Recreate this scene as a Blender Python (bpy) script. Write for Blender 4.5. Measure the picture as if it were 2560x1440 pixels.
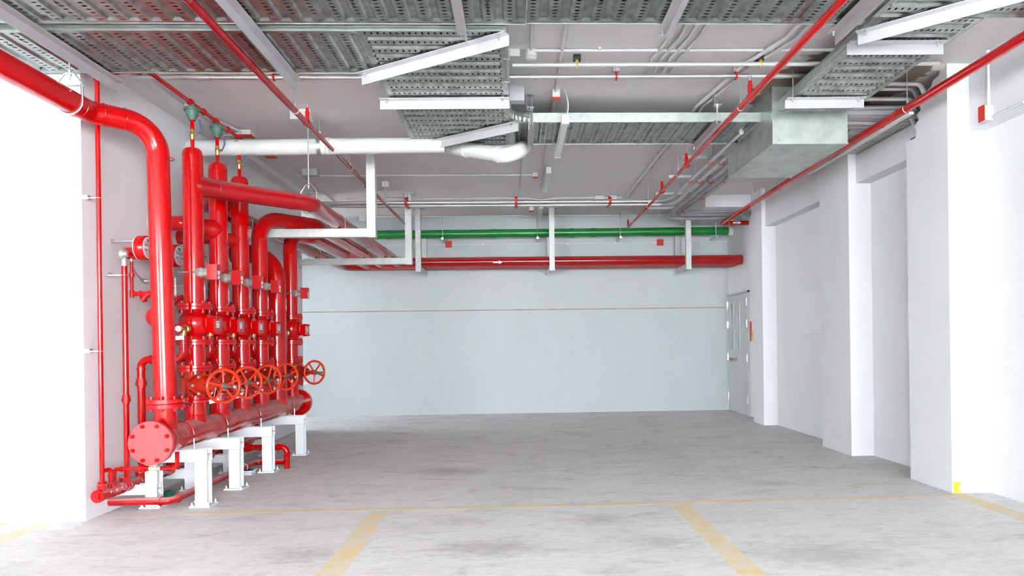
import bpy, math, random
from mathutils import Vector, Matrix
random.seed(7); V0 = Vector
S = bpy.context.scene
COL = S.collection
for o in list(bpy.data.objects): bpy.data.objects.remove(o)

# ---------------------------------------------------------------- camera
FOC, YAW, ROLL, EYE = 1707.0, math.radians(2.0), 0.013, 1.35
PPX = 1290 + FOC*math.tan(YAW)
PPY = 855 - FOC*math.tan(YAW)*math.sin(ROLL)
FW = Vector((math.sin(YAW), math.cos(YAW), 0)); RT0 = Vector((math.cos(YAW), -math.sin(YAW), 0))
RT = RT0*math.cos(ROLL) - Vector((0, 0, 1))*math.sin(ROLL)
UP = RT0*math.sin(ROLL) + Vector((0, 0, 1))*math.cos(ROLL)
cam = bpy.data.cameras.new('camera'); camo = bpy.data.objects.new('camera', cam); COL.objects.link(camo)
m = Matrix.Identity(4)
for i in range(3):
    m[i][0] = RT[i]; m[i][1] = UP[i]; m[i][2] = -FW[i]; m[i][3] = (0, 0, EYE)[i]
camo.matrix_world = m
cam.sensor_fit = 'HORIZONTAL'; cam.sensor_width = 36.0; cam.lens = 36.0*FOC/2560
cam.shift_x = (1280-PPX)/2560; cam.shift_y = (PPY-720)/2560
cam.clip_start = 0.05; cam.clip_end = 300
S.camera = camo

# ---------------------------------------------------------------- daylight and exposure
w = bpy.data.worlds.new('sky'); S.world = w; w.use_nodes = True
bg = w.node_tree.nodes['Background']; bg.inputs[0].default_value = (0.87, 0.95, 1.0, 1); bg.inputs[1].default_value = 31.0
sun = bpy.data.lights.new('sun', 'SUN'); sun.energy = 62.0; sun.angle = math.radians(1.5); sun.color = (.95, .98, 1.0)
suno = bpy.data.objects.new('sun', sun); COL.objects.link(suno); suno.rotation_euler = V0((.25, .62, -1)).to_track_quat('-Z', 'Y').to_euler()
S.view_settings.view_transform = 'Standard'; S.view_settings.look = 'None'
S.view_settings.exposure = 0.55; S.view_settings.gamma = 1.0; S.view_settings.use_curve_mapping = False

# ---------------------------------------------------------------- materials
def _n(nt, t, **k):
    n = nt.nodes.new(t)
    for a, b in k.items(): setattr(n, a, b)
    return n
def _mix(nt, fac, a, b, mode='MIX'):
    n = nt.nodes.new('ShaderNodeMix'); n.data_type = 'RGBA'; n.blend_type = mode
    for s, v in ((0, fac), (6, a), (7, b)):
        if hasattr(v, 'links'): nt.links.new(v, n.inputs[s])
        else: n.inputs[s].default_value = v
    return n.outputs[2]
def _noise(nt, scale, detail=4, rough=.55, vec=None, stretch=None, dist=0):
    tc = _n(nt, 'ShaderNodeTexCoord'); mp = _n(nt, 'ShaderNodeMapping')
    g = _n(nt, 'ShaderNodeNewGeometry')
    nt.links.new(g.outputs['Position'], mp.inputs[0])
    if stretch: mp.inputs['Scale'].default_value = stretch
    n = _n(nt, 'ShaderNodeTexNoise'); n.inputs['Scale'].default_value = scale; n.inputs['Detail'].default_value = detail
    n.inputs['Roughness'].default_value = rough; n.inputs['Distortion'].default_value = dist
    nt.links.new(mp.outputs[0], n.inputs['Vector'])
    return n.outputs['Fac']
def _ramp(nt, src, stops):
    r = _n(nt, 'ShaderNodeValToRGB'); e = r.color_ramp.elements
    while len(e) < len(stops): e.new(.5)
    for i, (p, c) in enumerate(stops):
        e[i].position = p; e[i].color = c if len(c) == 4 else (*c, 1)
    nt.links.new(src, r.inputs[0]); return r.outputs[0]
MT = {}
def mat(name, col, rough=.5, metal=0, var=.06, vscale=6, bump=0, bscale=40, coat=0, stretch=None, dust=0, dustcol=(.62, .42, .40), spec=.5):
    if name in MT: return MT[name]
    M = bpy.data.materials.new(name); M.use_nodes = True; nt = M.node_tree; B = nt.nodes['Principled BSDF']
    nz = _noise(nt, vscale, stretch=stretch)
    lo = tuple(c*(1-var) for c in col); hi = tuple(min(1, c*(1+var)) for c in col)
    c = _ramp(nt, nz, [(.3, lo), (.7, hi)])
    if dust:
        g = _n(nt, 'ShaderNodeNewGeometry'); sx = _n(nt, 'ShaderNodeSeparateXYZ'); nt.links.new(g.outputs['Normal'], sx.inputs[0])
        mr = _n(nt, 'ShaderNodeMapRange'); mr.inputs[1].default_value = .35; mr.inputs[2].default_value = .95; mr.inputs[4].default_value = dust
        nt.links.new(sx.outputs[2], mr.inputs[0])
        c = _mix(nt, mr.outputs[0], c, (*dustcol, 1))
        ra = _n(nt, 'ShaderNodeMapRange'); ra.inputs[3].default_value = rough; ra.inputs[4].default_value = .7
        nt.links.new(mr.outputs[0], ra.inputs[0]); nt.links.new(ra.outputs[0], B.inputs['Roughness'])
    else:
        B.inputs['Roughness'].default_value = rough
    nt.links.new(c, B.inputs['Base Color']); B.inputs['Metallic'].default_value = metal
    B.inputs['Specular IOR Level'].default_value = spec
    if coat: B.inputs['Coat Weight'].default_value = coat; B.inputs['Coat Roughness'].default_value = .08
    if bump:
        b = _n(nt, 'ShaderNodeBump'); b.inputs['Strength'].default_value = bump; b.inputs['Distance'].default_value = .004
        nt.links.new(_noise(nt, bscale, stretch=stretch), b.inputs['Height']); nt.links.new(b.outputs[0], B.inputs['Normal'])
    MT[name] = M; return M
RED = mat('red_paint', (.40, .0006, .0012), .08, var=.05, spec=.36)
REDD = mat('red_paint_dusty', (.34, .001, .002), .11, var=.05, dust=.6, spec=.4)
REDT = mat('red_paint_trunk', (.25, .001, .003), .14, var=.06, dust=.3, dustcol=(.42, .22, .22), spec=.4)
REDS = mat('red_paint_small', (.36, .002, .003), .42, var=.08, spec=.25)
REDB = mat('red_plastic', (.40, .006, .008), .3, spec=.3)
ORG = mat('orange_red_enamel', (.50, .02, .002), .15, var=.06, spec=.4)
ORGD = mat('orange_red_casting', (.36, .009, .002), .18, spec=.4, var=.1, bump=.12, bscale=60)
STEEL = mat('bare_steel', (.55, .54, .50), .3, 1, var=.1)
ZINC = mat('zinc_rod', (.62, .65, .66), .35, .9, var=.1)
GALV = mat('galvanized_sheet', (.27, .29, .27), .34, .9, var=.3, vscale=14, bump=.05, bscale=30)
GALVB = mat('galvanized_duct', (.52, .565, .53), .38, .75, var=.16, vscale=7, bump=.08, bscale=12)
NUTM = mat('dark_iron_nut', (.09, .085, .08), .45, .5)
GREYM = mat('cast_aluminium', (.42, .41, .37), .45, .6, var=.1)
ANG = mat('brushed_aluminium_angle', (.60, .595, .605), .42, .35, var=.05, stretch=(1, 1, 1), vscale=9)
COND = mat('silver_conduit', (.62, .61, .61), .32, .85, var=.05)
GCOND = mat('grey_conduit', (.36, .36, .37), .38, .6, var=.06)
WSTEEL = mat('white_painted_steel', (.82, .84, .86), .4, var=.04)
GSTEEL = mat('galvanised_painted_post', (.57, .58, .56), .5, .15, var=.1, vscale=18)
WPIPE = mat('white_pvc', (.68, .68, .665), .35, var=.02)
WPLAST = mat('white_plastic', (.72, .72, .70), .4, var=.02)
WPAINT = mat('painted_white_conduit', (.74, .73, .73), .5, var=.05)
GREEN = mat('green_paint', (.006, .17, .028), .28, var=.08, vscale=4)
GVENT = mat('green_grey_casting', (.055, .115, .085), .55, var=.12, vscale=25)
BRASS = mat('brass', (.45, .30, .10), .32, .9, var=.1)
BLACK = mat('black_plastic', (.02, .02, .022), .5)
BLUE = mat('blue_handle', (.02, .04, .16), .4)
TAGW = mat('white_card', (.85, .86, .86), .6, var=.02)
INK = mat('black_ink', (.03, .03, .03), .6)
YEL = mat('yellow_plate', (.75, .48, .01), .5)
REDC = mat('red_clamp', (.50, .012, .004), .4, spec=.3)
YZINC = mat('yellow_zinc_clamp', (.72, .62, .16), .3, .8)
GREYBOX = mat('grey_plate', (.52, .51, .52), .5, var=.05)
DOORM = mat('grey_door_paint', (.56, .57, .55), .4, var=.02)
GLASSG = mat('door_glass', (.12, .30, .29), .08, var=.05)
CABLE = mat('dark_cable', (.025, .025, .026), .6)
CABW = mat('pale_cable', (.42, .40, .40), .5, var=.12, vscale=3)
BOTTLE = mat('green_bottle_plastic', (.02, .12, .085), .2, var=.3, vscale=30)
DARKH = mat('shaded_hole_concrete', (.07, .058, .05), .9, var=.35, vscale=9, bump=.6, bscale=14)  # brown concrete darkened so its colour carries the shade inside the hole
RUBBLE = mat('raw_concrete', (.30, .27, .25), .9, var=.25, vscale=14, bump=.5, bscale=20)

def wall_mat(name, col, stretch=(1, 1, 1), var=.035, streak=0):
    M = bpy.data.materials.new(name); M.use_nodes = True; nt = M.node_tree; B = nt.nodes['Principled BSDF']
    nz = _noise(nt, 2.2, 6, .6, stretch=stretch)
    c = _ramp(nt, nz, [(.25, tuple(x*(1-var) for x in col)), (.75, tuple(min(1, x*(1+var)) for x in col))])
    nt.links.new(c, B.inputs['Base Color']); B.inputs['Roughness'].default_value = .75; B.inputs['Specular IOR Level'].default_value = .25
    b = _n(nt, 'ShaderNodeBump'); b.inputs['Strength'].default_value = .25; b.inputs['Distance'].default_value = .006
    nt.links.new(_noise(nt, 9, 6, .65, stretch=stretch), b.inputs['Height']); nt.links.new(b.outputs[0], B.inputs['Normal'])
    return M
WALL = wall_mat('white_wall_paint', (.85, .85, .865), (1, 1, .35))
WALLP = wall_mat('smooth_patch_paint', (.90, .90, .905), (1, 1, 1), .01)
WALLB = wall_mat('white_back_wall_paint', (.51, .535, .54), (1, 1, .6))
def ceiling_mat():
    M = bpy.data.materials.new('painted_concrete_ceiling'); M.use_nodes = True; nt = M.node_tree; B = nt.nodes['Principled BSDF']
    a = _noise(nt, 1.4, 6, .6); f = _noise(nt, 3.0, 5, .6, stretch=(.4, 9, 1))
    c = _ramp(nt, a, [(.25, (.79, .75, .745)), (.75, (.85, .815, .81))])
    c = _mix(nt, .45, c, _ramp(nt, f, [(.3, (.77, .73, .725)), (.7, (.86, .825, .82))]))
    # unpainted brown concrete patch near the duct
    g = _n(nt, 'ShaderNodeNewGeometry'); d = _n(nt, 'ShaderNodeVectorMath', operation='DISTANCE'); mp = _n(nt, 'ShaderNodeMapping')
    mp.inputs['Scale'].default_value = (.85, .75, 0); nt.links.new(g.outputs['Position'], mp.inputs[0]); nt.links.new(mp.outputs[0], d.inputs[0])
    d.inputs[1].default_value = (3.0*.85, 6.2*.75, 0)
    ad = _n(nt, 'ShaderNodeMath', operation='ADD'); nt.links.new(d.outputs['Value'], ad.inputs[0])
    sc = _n(nt, 'ShaderNodeMath', operation='MULTIPLY'); sc.inputs[1].default_value = .5; nt.links.new(_noise(nt, 3.5, 3, .6), sc.inputs[0]); nt.links.new(sc.outputs[0], ad.inputs[1])
    k = _ramp(nt, ad.outputs[0], [(.84, (1, 1, 1)), (.88, (0, 0, 0))])
    c = _mix(nt, k, c, (.22, .17, .14, 1))
    nt.links.new(c, B.inputs['Base Color']); B.inputs['Roughness'].default_value = .8; B.inputs['Specular IOR Level'].default_value = .2
    b = _n(nt, 'ShaderNodeBump'); b.inputs['Strength'].default_value = .3; b.inputs['Distance'].default_value = .008
    nt.links.new(f, b.inputs['Height']); nt.links.new(b.outputs[0], B.inputs['Normal'])
    return M
CEIL = ceiling_mat()
def floor_mat():
    M = bpy.data.materials.new('worn_concrete_floor'); M.use_nodes = True; nt = M.node_tree; B = nt.nodes['Principled BSDF']
    a = _noise(nt, .9, 8, .62, dist=.6); s = _noise(nt, 1.8, 7, .7, stretch=(1, 2.4, 1), dist=.8); f = _noise(nt, 14, 6, .7, stretch=(1, 2, 1))
    c = _ramp(nt, a, [(.3, (.78, .775, .765)), (.5, (.85, .845, .84)), (.72, (.89, .885, .88))])
    st = _ramp(nt, s, [(.33, (.64, .62, .61)), (.42, (.88, .87, .865)), (.5, (.98, .975, .97)), (.7, (1.0, 1.0, 1.0))])
    c = _mix(nt, .7, c, st, 'MULTIPLY')
    fs = _ramp(nt, f, [(.3, (.70, .69, .68)), (.5, (.93, .93, .93)), (.68, (1.0, 1.0, 1.0))])
    c = _mix(nt, .5, c, fs, 'MULTIPLY')
    g2 = _noise(nt, 4.5, 8, .75, stretch=(1, 3.2, 1), dist=1.2)
    c = _mix(nt, .5, c, _ramp(nt, g2, [(.36, (.66, .64, .63)), (.47, (.96, .96, .96)), (.6, (1, 1, 1))]), 'MULTIPLY')
    # a few darker tyre smudges
    g = _n(nt, 'ShaderNodeNewGeometry')
    for (x, y, r) in ((-1.32, 4.45, .26), (-.45, 5.2, .2), (.62, 5.15, .24), (.95, 4.55, .25), (2.3, 6.3, .2), (-.2, 4.5, .35), (1.9, 4.2, .4), (-.7, 7.2, .4)):
        mp = _n(nt, 'ShaderNodeMapping'); mp.inputs['Scale'].default_value = (.8, 1.3, 0); nt.links.new(g.outputs['Position'], mp.inputs[0])
        d = _n(nt, 'ShaderNodeVectorMath', operation='DISTANCE'); nt.links.new(mp.outputs[0], d.inputs[0]); d.inputs[1].default_value = (x*.8, y*1.3, 0)
        ad = _n(nt, 'ShaderNodeMath', operation='ADD'); nt.links.new(d.outputs['Value'], ad.inputs[0])
        sc = _n(nt, 'ShaderNodeMath', operation='MULTIPLY'); sc.inputs[1].default_value = .8; nt.links.new(_noise(nt, 9, 5, .7, stretch=(1, 2, 1)), sc.inputs[0]); nt.links.new(sc.outputs[0], ad.inputs[1])
        k = _ramp(nt, ad.outputs[0], [(r*.55+.28, (.45, .45, .45)), (r+.42, (0, 0, 0))])
        c = _mix(nt, k, c, (.30, .27, .25, 1))
    nt.links.new(c, B.inputs['Base Color']); B.inputs['Specular IOR Level'].default_value = .3
    r = _n(nt, 'ShaderNodeMapRange'); nt.links.new(a, r.inputs[0]); r.inputs[3].default_value = .5; r.inputs[4].default_value = .75; nt.links.new(r.outputs[0], B.inputs['Roughness'])
    b = _n(nt, 'ShaderNodeBump'); b.inputs['Strength'].default_value = .25; b.inputs['Distance'].default_value = .004
    nt.links.new(f, b.inputs['Height']); nt.links.new(b.outputs[0], B.inputs['Normal'])
    return M
FLOOR = floor_mat()
def line_mat():
    M = bpy.data.materials.new('worn_yellow_paint'); M.use_nodes = True; nt = M.node_tree; B = nt.nodes['Principled BSDF']
    n = _noise(nt, 5, 8, .7, stretch=(1, 1.6, 1))
    c = _ramp(nt, n, [(.36, (.70, .67, .62)), (.47, (.73, .64, .48)), (.58, (.74, .58, .33)), (.7, (.74, .52, .20))])
    nt.links.new(c, B.inputs['Base Color']); B.inputs['Roughness'].default_value = .7
    return M
YLINE = line_mat()
def lamp_mat():
    return mat('lamp_diffuser', (.86, .87, .85), .25, var=.02)
DIFF = lamp_mat()

# ---------------------------------------------------------------- mesh helpers
V = Vector
def frame(d):
    d = V(d).normalized(); a = V((0, 0, 1)) if abs(d.z) < .9 else V((1, 0, 0))
    u = d.cross(a).normalized(); return d, u, d.cross(u).normalized()
def fillet(pts, rad, seg=7):
    pts = [V(p) for p in pts]; out = [pts[0]]
    for i in range(1, len(pts)-1):
        a, b, c = pts[i-1], pts[i], pts[i+1]; d1 = (a-b).normalized(); d2 = (c-b).normalized()
        ang = d1.angle(d2)
        if ang > 3.1: out.append(b); continue
        r = rad[i-1] if isinstance(rad, (list, tuple)) else rad
        t = min(r/math.tan(ang/2), (a-b).length*.49 if i > 1 else (a-b).length*.98, (c-b).length*.49 if i < len(pts)-2 else (c-b).length*.98)
        r = t*math.tan(ang/2); p1 = b+d1*t; bis = (d1+d2).normalized(); ctr = b+bis*(r/math.sin(ang/2))
        va = p1-ctr; vb = (b+d2*t)-ctr; ax = va.cross(vb).normalized(); tot = va.angle(vb)
        for k in range(seg+1): out.append(ctr+Matrix.Rotation(tot*k/seg, 3, ax) @ va)
    out.append(pts[-1]); return out
class MB:
    def __init__(s): s.v = []; s.f = []
    def add(s, vs, fs):
        b = len(s.v); s.v += [tuple(x) for x in vs]; s.f += [tuple(i+b for i in f) for f in fs]; return s
    def box(s, x0, x1, y0, y1, z0, z1):
        vs = [(x, y, z) for z in (z0, z1) for y in (y0, y1) for x in (x0, x1)]
        return s.add(vs, [(0, 2, 3, 1), (4, 5, 7, 6), (0, 1, 5, 4), (2, 6, 7, 3), (0, 4, 6, 2), (1, 3, 7, 5)])
    def obox(s, c, u, v, w, a, b, d):
        c = V(c); u = V(u).normalized()*a/2; v = V(v).normalized()*b/2; w = V(w).normalized()*d/2
        vs = [c+i*u+j*v+k*w for k in (-1, 1) for j in (-1, 1) for i in (-1, 1)]
        return s.add(vs, [(0, 2, 3, 1), (4, 5, 7, 6), (0, 1, 5, 4), (2, 6, 7, 3), (0, 4, 6, 2), (1, 3, 7, 5)])
    def lathe(s, o, d, prof, n=20, cap=True):
        o = V(o); d, u, v = frame(d); vs = []; fs = []
        for t, r in prof:
            for k in range(n):
                a = 2*math.pi*k/n; vs.append(o+d*t+(u*math.cos(a)+v*math.sin(a))*r)
        for i in range(len(prof)-1):
            for k in range(n):
                k2 = (k+1) % n; fs.append((i*n+k, i*n+k2, (i+1)*n+k2, (i+1)*n+k))
        if cap:
            fs.append(tuple(range(n-1, -1, -1))); b = (len(prof)-1)*n; fs.append(tuple(range(b, b+n)))
        return s.add(vs, fs)
    def cyl(s, a, b, r, n=16, r2=None):
        a = V(a); b = V(b); return s.lathe(a, b-a, [(0, r), ((b-a).length, r if r2 is None else r2)], n)
    def tube(s, pts, r, n=14, cap=True, closed=False):
        pts = [V(p) for p in pts]; m_ = len(pts); vs = []; fs = []; prev = None
        for i, p in enumerate(pts):
            if closed: d = (pts[(i+1) % m_]-pts[i-1]).normalized()
            elif i == 0: d = (pts[1]-p).normalized()
            elif i == m_-1: d = (p-pts[i-1]).normalized()
            else: d = ((pts[i+1]-p).normalized()+(p-pts[i-1]).normalized()).normalized()
            if prev is None: _, u, _ = frame(d)
            else: u = (prev-d*prev.dot(d)).normalized()
            prev = u; v = d.cross(u)
            for k in range(n):
                a = 2*math.pi*k/n; vs.append(p+(u*math.cos(a)+v*math.sin(a))*r)
        for i in range(m_ if closed else m_-1):
            j = (i+1) % m_
            for k in range(n):
                k2 = (k+1) % n; fs.append((i*n+k, i*n+k2, j*n+k2, j*n+k))
        if cap and not closed:
            fs.append(tuple(range(n-1, -1, -1))); b = (m_-1)*n; fs.append(tuple(range(b, b+n)))
        return s.add(vs, fs)
    def pipe(s, pts, r, bend=.1, n=18, seg=8): return s.tube(fillet(pts, bend, seg), r, n)
    def ring(s, o, d, R, r, n=24, m_=8):
        o = V(o); d, u, v = frame(d)
        return s.tube([o+(u*math.cos(2*math.pi*k/n)+v*math.sin(2*math.pi*k/n))*R for k in range(n)], r, m_, closed=True)
    def arc(s, o, u, v, R, a0, a1, r, n=14, m_=8):
        o = V(o); u = V(u).normalized(); v = V(v).normalized()
        return s.tube([o+(u*math.cos(a0+(a1-a0)*k/n)+v*math.sin(a0+(a1-a0)*k/n))*R for k in range(n+1)], r, m_)
    def sphere(s, o, R, n=16, m_=10, sc=(1, 1, 1)):
        o = V(o); vs = []; fs = []
        for i in range(m_+1):
            th = math.pi*i/m_
            for k in range(n):
                a = 2*math.pi*k/n; vs.append(o+V((math.sin(th)*math.cos(a)*sc[0], math.sin(th)*math.sin(a)*sc[1], math.cos(th)*sc[2]))*R)
        for i in range(m_):
            for k in range(n):
                k2 = (k+1) % n; fs.append((i*n+k, (i+1)*n+k, (i+1)*n+k2, i*n+k2))
        return s.add(vs, fs)
    def prism(s, poly, o, u, v, t):
        o = V(o); u = V(u).normalized(); v = V(v).normalized(); w_ = u.cross(v)*t; n = len(poly)
        vs = [o+u*a+v*b for a, b in poly]+[o+u*a+v*b+w_ for a, b in poly]
        return s.add(vs, [tuple(range(n-1, -1, -1)), tuple(range(n, 2*n))]+[(i, (i+1) % n, (i+1) % n+n, i+n) for i in range(n)])
    def bolts(s, o, d, R, n, r, l0, l1, a0=.2, hexn=6):
        o = V(o); d, u, v = frame(d)
        for k in range(n):
            a = a0+2*math.pi*k/n; p = o+(u*math.cos(a)+v*math.sin(a))*R
            s.lathe(p, d, [(l0, r), (l1, r)], hexn)
        return s
    def build(s, name, mt, parent=None, smooth=True, kind=None):
        me = bpy.data.meshes.new(name); loc = V(parent.get('_o', (0, 0, 0))) if parent else V((0, 0, 0))
        me.from_pydata([tuple(V(p)-loc) for p in s.v] if parent else s.v, [], s.f); me.materials.append(mt)
        if smooth:
            me.polygons.foreach_set('use_smooth', [True]*len(me.polygons)); me.set_sharp_from_angle(angle=math.radians(38))
        me.update()
        o = bpy.data.objects.new(name, me); COL.objects.link(o)
        if parent is not None:
            o.parent = parent; o['_o'] = tuple(loc)
        if kind: o['kind'] = kind
        return o
def thing(name, label, cat, loc=(0, 0, 0), group=None):
    o = bpy.data.objects.new(name, None); COL.objects.link(o); o.location = loc; o['_o'] = tuple(loc); o.empty_display_size = .1
    o['label'] = label; o['category'] = cat
    if group: o['group'] = group
    return o
def tag(o, label, cat, group=None):
    o['label'] = label; o['category'] = cat
    if group: o['group'] = group
    return o
def struct(name, mb, mt, parent=None, smooth=False, label=None):
    o = mb.build(name, mt, parent, smooth)
    if parent is None: o['kind'] = 'structure'
    if label: o['label'] = label
    return o
def sub(mb, name, mt, part, **k):       # a sub-part: child of a part
    o = mb.build(name, mt, part, **k); return o
def spot(px, py, X=None, Y=None, Z=None):      # a point of the photograph carried to a known wall, depth or height
    d = FW+RT*((px-PPX)/FOC)-UP*((py-PPY)/FOC)
    t = X/d.x if X is not None else Y/d.y if Y is not None else (Z-EYE)/d.z
    return V((0, 0, EYE))+d*t
def text_mesh(name, body, size, mt, o, u, v, parent, ext=.0006, align='CENTER', bold=0):
    cu = bpy.data.curves.new(name, 'FONT'); cu.body = body; cu.size = size; cu.align_x = align; cu.align_y = 'CENTER'; cu.extrude = ext; cu.offset = bold; cu.resolution_u = 2
    to = bpy.data.objects.new(name, cu); COL.objects.link(to); bpy.context.view_layer.update()
    me = bpy.data.meshes.new_from_object(to.evaluated_get(bpy.context.evaluated_depsgraph_get())); bpy.data.objects.remove(to); bpy.data.curves.remove(cu)
    loc = V(parent.get('_o', (0, 0, 0))); u = V(u).normalized(); v = V(v).normalized(); w_ = u.cross(v); o = V(o)-loc
    for q in me.vertices:
        c = q.co.copy(); q.co = o+u*c.x+v*c.y+w_*c.z
    me.materials.clear(); me.materials.append(mt); me.name = name
    ob = bpy.data.objects.new(name, me); COL.objects.link(ob); ob.parent = parent; ob['_o'] = tuple(loc); return ob
ORD = ['nearest', 'second', 'third', 'fourth', 'fifth', 'sixth', 'seventh', 'eighth']
# ================================================================ the room
HC = 3.7                      # ceiling height
BW = 12.93                    # back wall
struct('floor', MB().box(-18, 18, -30, 15, -.2, 0), FLOOR)
struct('ceiling', MB().box(-7.2, 4.7, -14.2, 13.4, HC, HC+.25), CEIL)
struct('wall_unseen_left', MB().box(-7.2, -6.95, -8, 5.5, 0, HC).box(-7.2, -6.95, 10.8, 13.2, 0, 1.2).box(-7.2, -6.95, 10.8, 13.2, 2.7, HC).box(-7.2, -6.95, 10.8, 11.4, 1.2, 2.7).box(-7.2, -6.95, 12.25, 13.2, 1.2, 2.7), WALL)  # unseen wall; its rear window opening is added to brighten the back
struct('wall_unseen_front', MB().box(-5.2, .6, -14.2, -13.95, 0, HC).box(-7.2, 4.7, -14.2, -13.95, 3.4, HC), WALL)  # unseen wall, its openings shaped for even daylight and pipe highlights
# back wall: two plastered fields with an open joint between them, and the beam along its top
bwk = MB().box(-9, 4.4, BW+.006, BW+.3, 0, HC).build('wall_back', mat('joint_filler', (.33, .29, .23), .9, var=.2)); bwk['kind'] = 'structure'
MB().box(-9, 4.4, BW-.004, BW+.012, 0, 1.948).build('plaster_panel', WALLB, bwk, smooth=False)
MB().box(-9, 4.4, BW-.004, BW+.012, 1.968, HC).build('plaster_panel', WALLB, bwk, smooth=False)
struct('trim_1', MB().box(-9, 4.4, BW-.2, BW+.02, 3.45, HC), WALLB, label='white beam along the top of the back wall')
# left wall block with its bright front face
struct('wall_left', MB().box(-9, -3.36, 5.43, 10.9, 0, HC), WALL)
struct('trim_2', MB().box(-3.365, -3.2, 5.5, 10.9, 3.62, HC), WALL, label='small white haunch along the left wall top')
struct('baseboard_left', MB().box(-3.37, -3.335, 8.6, 10.9, 0, .03), mat('grout_fillet', (.45, .42, .36), .9), label='rough mortar fillet at the foot of the left wall')
# right wall with pilasters and lintel beams
struct('wall_right', MB().box(4.07, 4.4, -5.5, BW+.05, 0, HC), WALL)
P1 = struct('wall_right_pilaster', MB().box(3.735, 4.1, 5.75, 6.37, 0, 3.2), WALL, label='nearest white pilaster with a yellow mark at its foot')
# broken top of the nearest pilaster: a jagged skin of plaster in front of the hole
jag = [(5.75, 3.2), (6.22, 3.2), (6.2, 3.26), (6.24, 3.31), (6.16, 3.35), (6.19, 3.41), (6.13, 3.43), (6.14, 3.49), (6.06, 3.52), (6.05, 3.57), (5.98, 3.58), (5.94, 3.63), (5.86, 3.64), (5.83, 3.7), (5.75, 3.7)]
MB().prism(jag, (3.735, 0, 0), (0, 1, 0), (0, 0, 1), .05).build('broken_plaster_edge', WALL, P1, smooth=False)
MB().box(3.78, 4.1, 5.752, 5.83, 3.2, HC).build('hole_cheek', WALL, P1, smooth=False)
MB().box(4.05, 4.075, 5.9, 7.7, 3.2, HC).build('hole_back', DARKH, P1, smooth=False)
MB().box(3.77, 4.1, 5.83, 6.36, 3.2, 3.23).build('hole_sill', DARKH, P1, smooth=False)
struct('wall_right_pilaster', MB().box(3.81, 4.1, 7.66, 8.4, 0, HC), WALL, label='white pilaster second from the front')
struct('wall_right_pilaster', MB().box(3.85, 4.1, 10.52, 10.98, 0, HC), WALL, label='white pilaster beside the grey double door')
struct('trim_3', MB().box(3.93, 4.1, 2.0, 5.78, 3.12, HC), WALL, label='white lintel beam in front of the nearest pilaster')
struct('trim_4', MB().box(3.9, 4.1, 6.3, 7.7, 3.11, 3.43), WALL, label='white lintel beam between the nearest two pilasters')
struct('trim_5', MB().box(3.91, 4.1, 8.38, 10.55, 3.105, HC), WALL, label='white lintel beam above the raised wall panel')
struct('trim_6', MB().box(4.01, 4.08, 8.35, 9.7, 1.41, 1.985), WALLP, label='raised rectangular plaster patch on the right wall')
struct('trim_7', MB().box(3.1, 4.1, 10.98, BW, 3.5, HC), WALL, label='white beam at the far right corner')
# yellow mark on the pilaster
yt = MB(); yt.prism([(0, 0), (.075, 0), (.035, .035), (.05, .05), (.07, .085), (.02, .095), (0, .09)], (3.745, 5.7485, .003), (1, 0, 0), (0, 0, 1), .004)
tag(yt.build('paint_mark', YEL), 'small yellow paint mark at the foot of the nearest pilaster', 'paint mark')

# ---------------------------------------------------------------- double door in the right wall
door = bpy.data.objects.new('door_1', None); COL.objects.link(door); door.location = (4.06, 12.37, 0); door['_o'] = (4.06, 12.37, 0); door['kind'] = 'structure'
fr = MB().box(4.03, 4.08, 11.74, 11.775, 0, 2.2).box(4.03, 4.08, 12.9, 12.925, 0, 2.2).box(4.03, 4.08, 11.74, 12.925, 2.165, 2.2)
fr.build('door_frame', DOORM, door, smooth=False)
for (a, b, w0) in ((11.785, 12.47, 12.2), (12.478, 12.895, 12.57)):
    lf = MB().box(4.042, 4.075, a, w0, .012, 2.155).box(4.042, 4.075, w0+.1, b, .012, 2.155).box(4.042, 4.075, w0, w0+.1, .012, 1.16).box(4.042, 4.075, w0, w0+.1, 2.005, 2.155)
    L = lf.build('door_leaf', DOORM, door, smooth=False)
    MB().box(4.055, 4.063, w0, w0+.1, 1.16, 2.005).build('pane', GLASSG, L, smooth=False)
    MB().box(4.036, 4.045, w0-.008, w0, 1.15, 2.015).box(4.036, 4.045, w0+.1, w0+.108, 1.15, 2.015).box(4.036, 4.045, w0, w0+.1, 1.152, 1.16).box(4.036, 4.045, w0, w0+.1, 2.005, 2.013).build('window_bead', STEEL, L, smooth=False)
    hy = a+.004 if a < 12 else b-.004
    for z in (.28, 1.02, 1.62, 2.0):
        MB().cyl((4.032, hy, z-.065), (4.032, hy, z+.065), .016, 10).box(4.036, 4.043, hy-.05, hy+.05, z-.06, z+.06).build('hinge', STEEL, L)
    ky = 12.40 if a < 12 else 12.545
    MB().lathe((4.042, ky, .98), (-1, 0, 0), [(0, .032), (.012, .032), (.014, .014), (.045, .014), (.05, .03), (.07, .034), (.085, .024), (.09, .008)], 16).build('door_knob', STEEL, L)
sg = thing('wall_sign', 'narrow red and yellow sign on the wall beside the door', 'sign', (4.05, 11.52, 1.3))
MB().box(4.03, 4.068, 11.47, 11.61, 1.31, 1.65).build('back_plate', TAGW, sg, smooth=False)
MB().box(4.02, 4.03, 11.545, 11.61, 1.31, 1.65).build('red_field', REDC, sg, smooth=False)
MB().box(4.02, 4.03, 11.47, 11.545, 1.31, 1.48).build('yellow_field', YEL, sg, smooth=False)
MB().box(4.017, 4.02, 11.49, 11.53, 1.42, 1.44).build('print', INK, sg, smooth=False)

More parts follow.
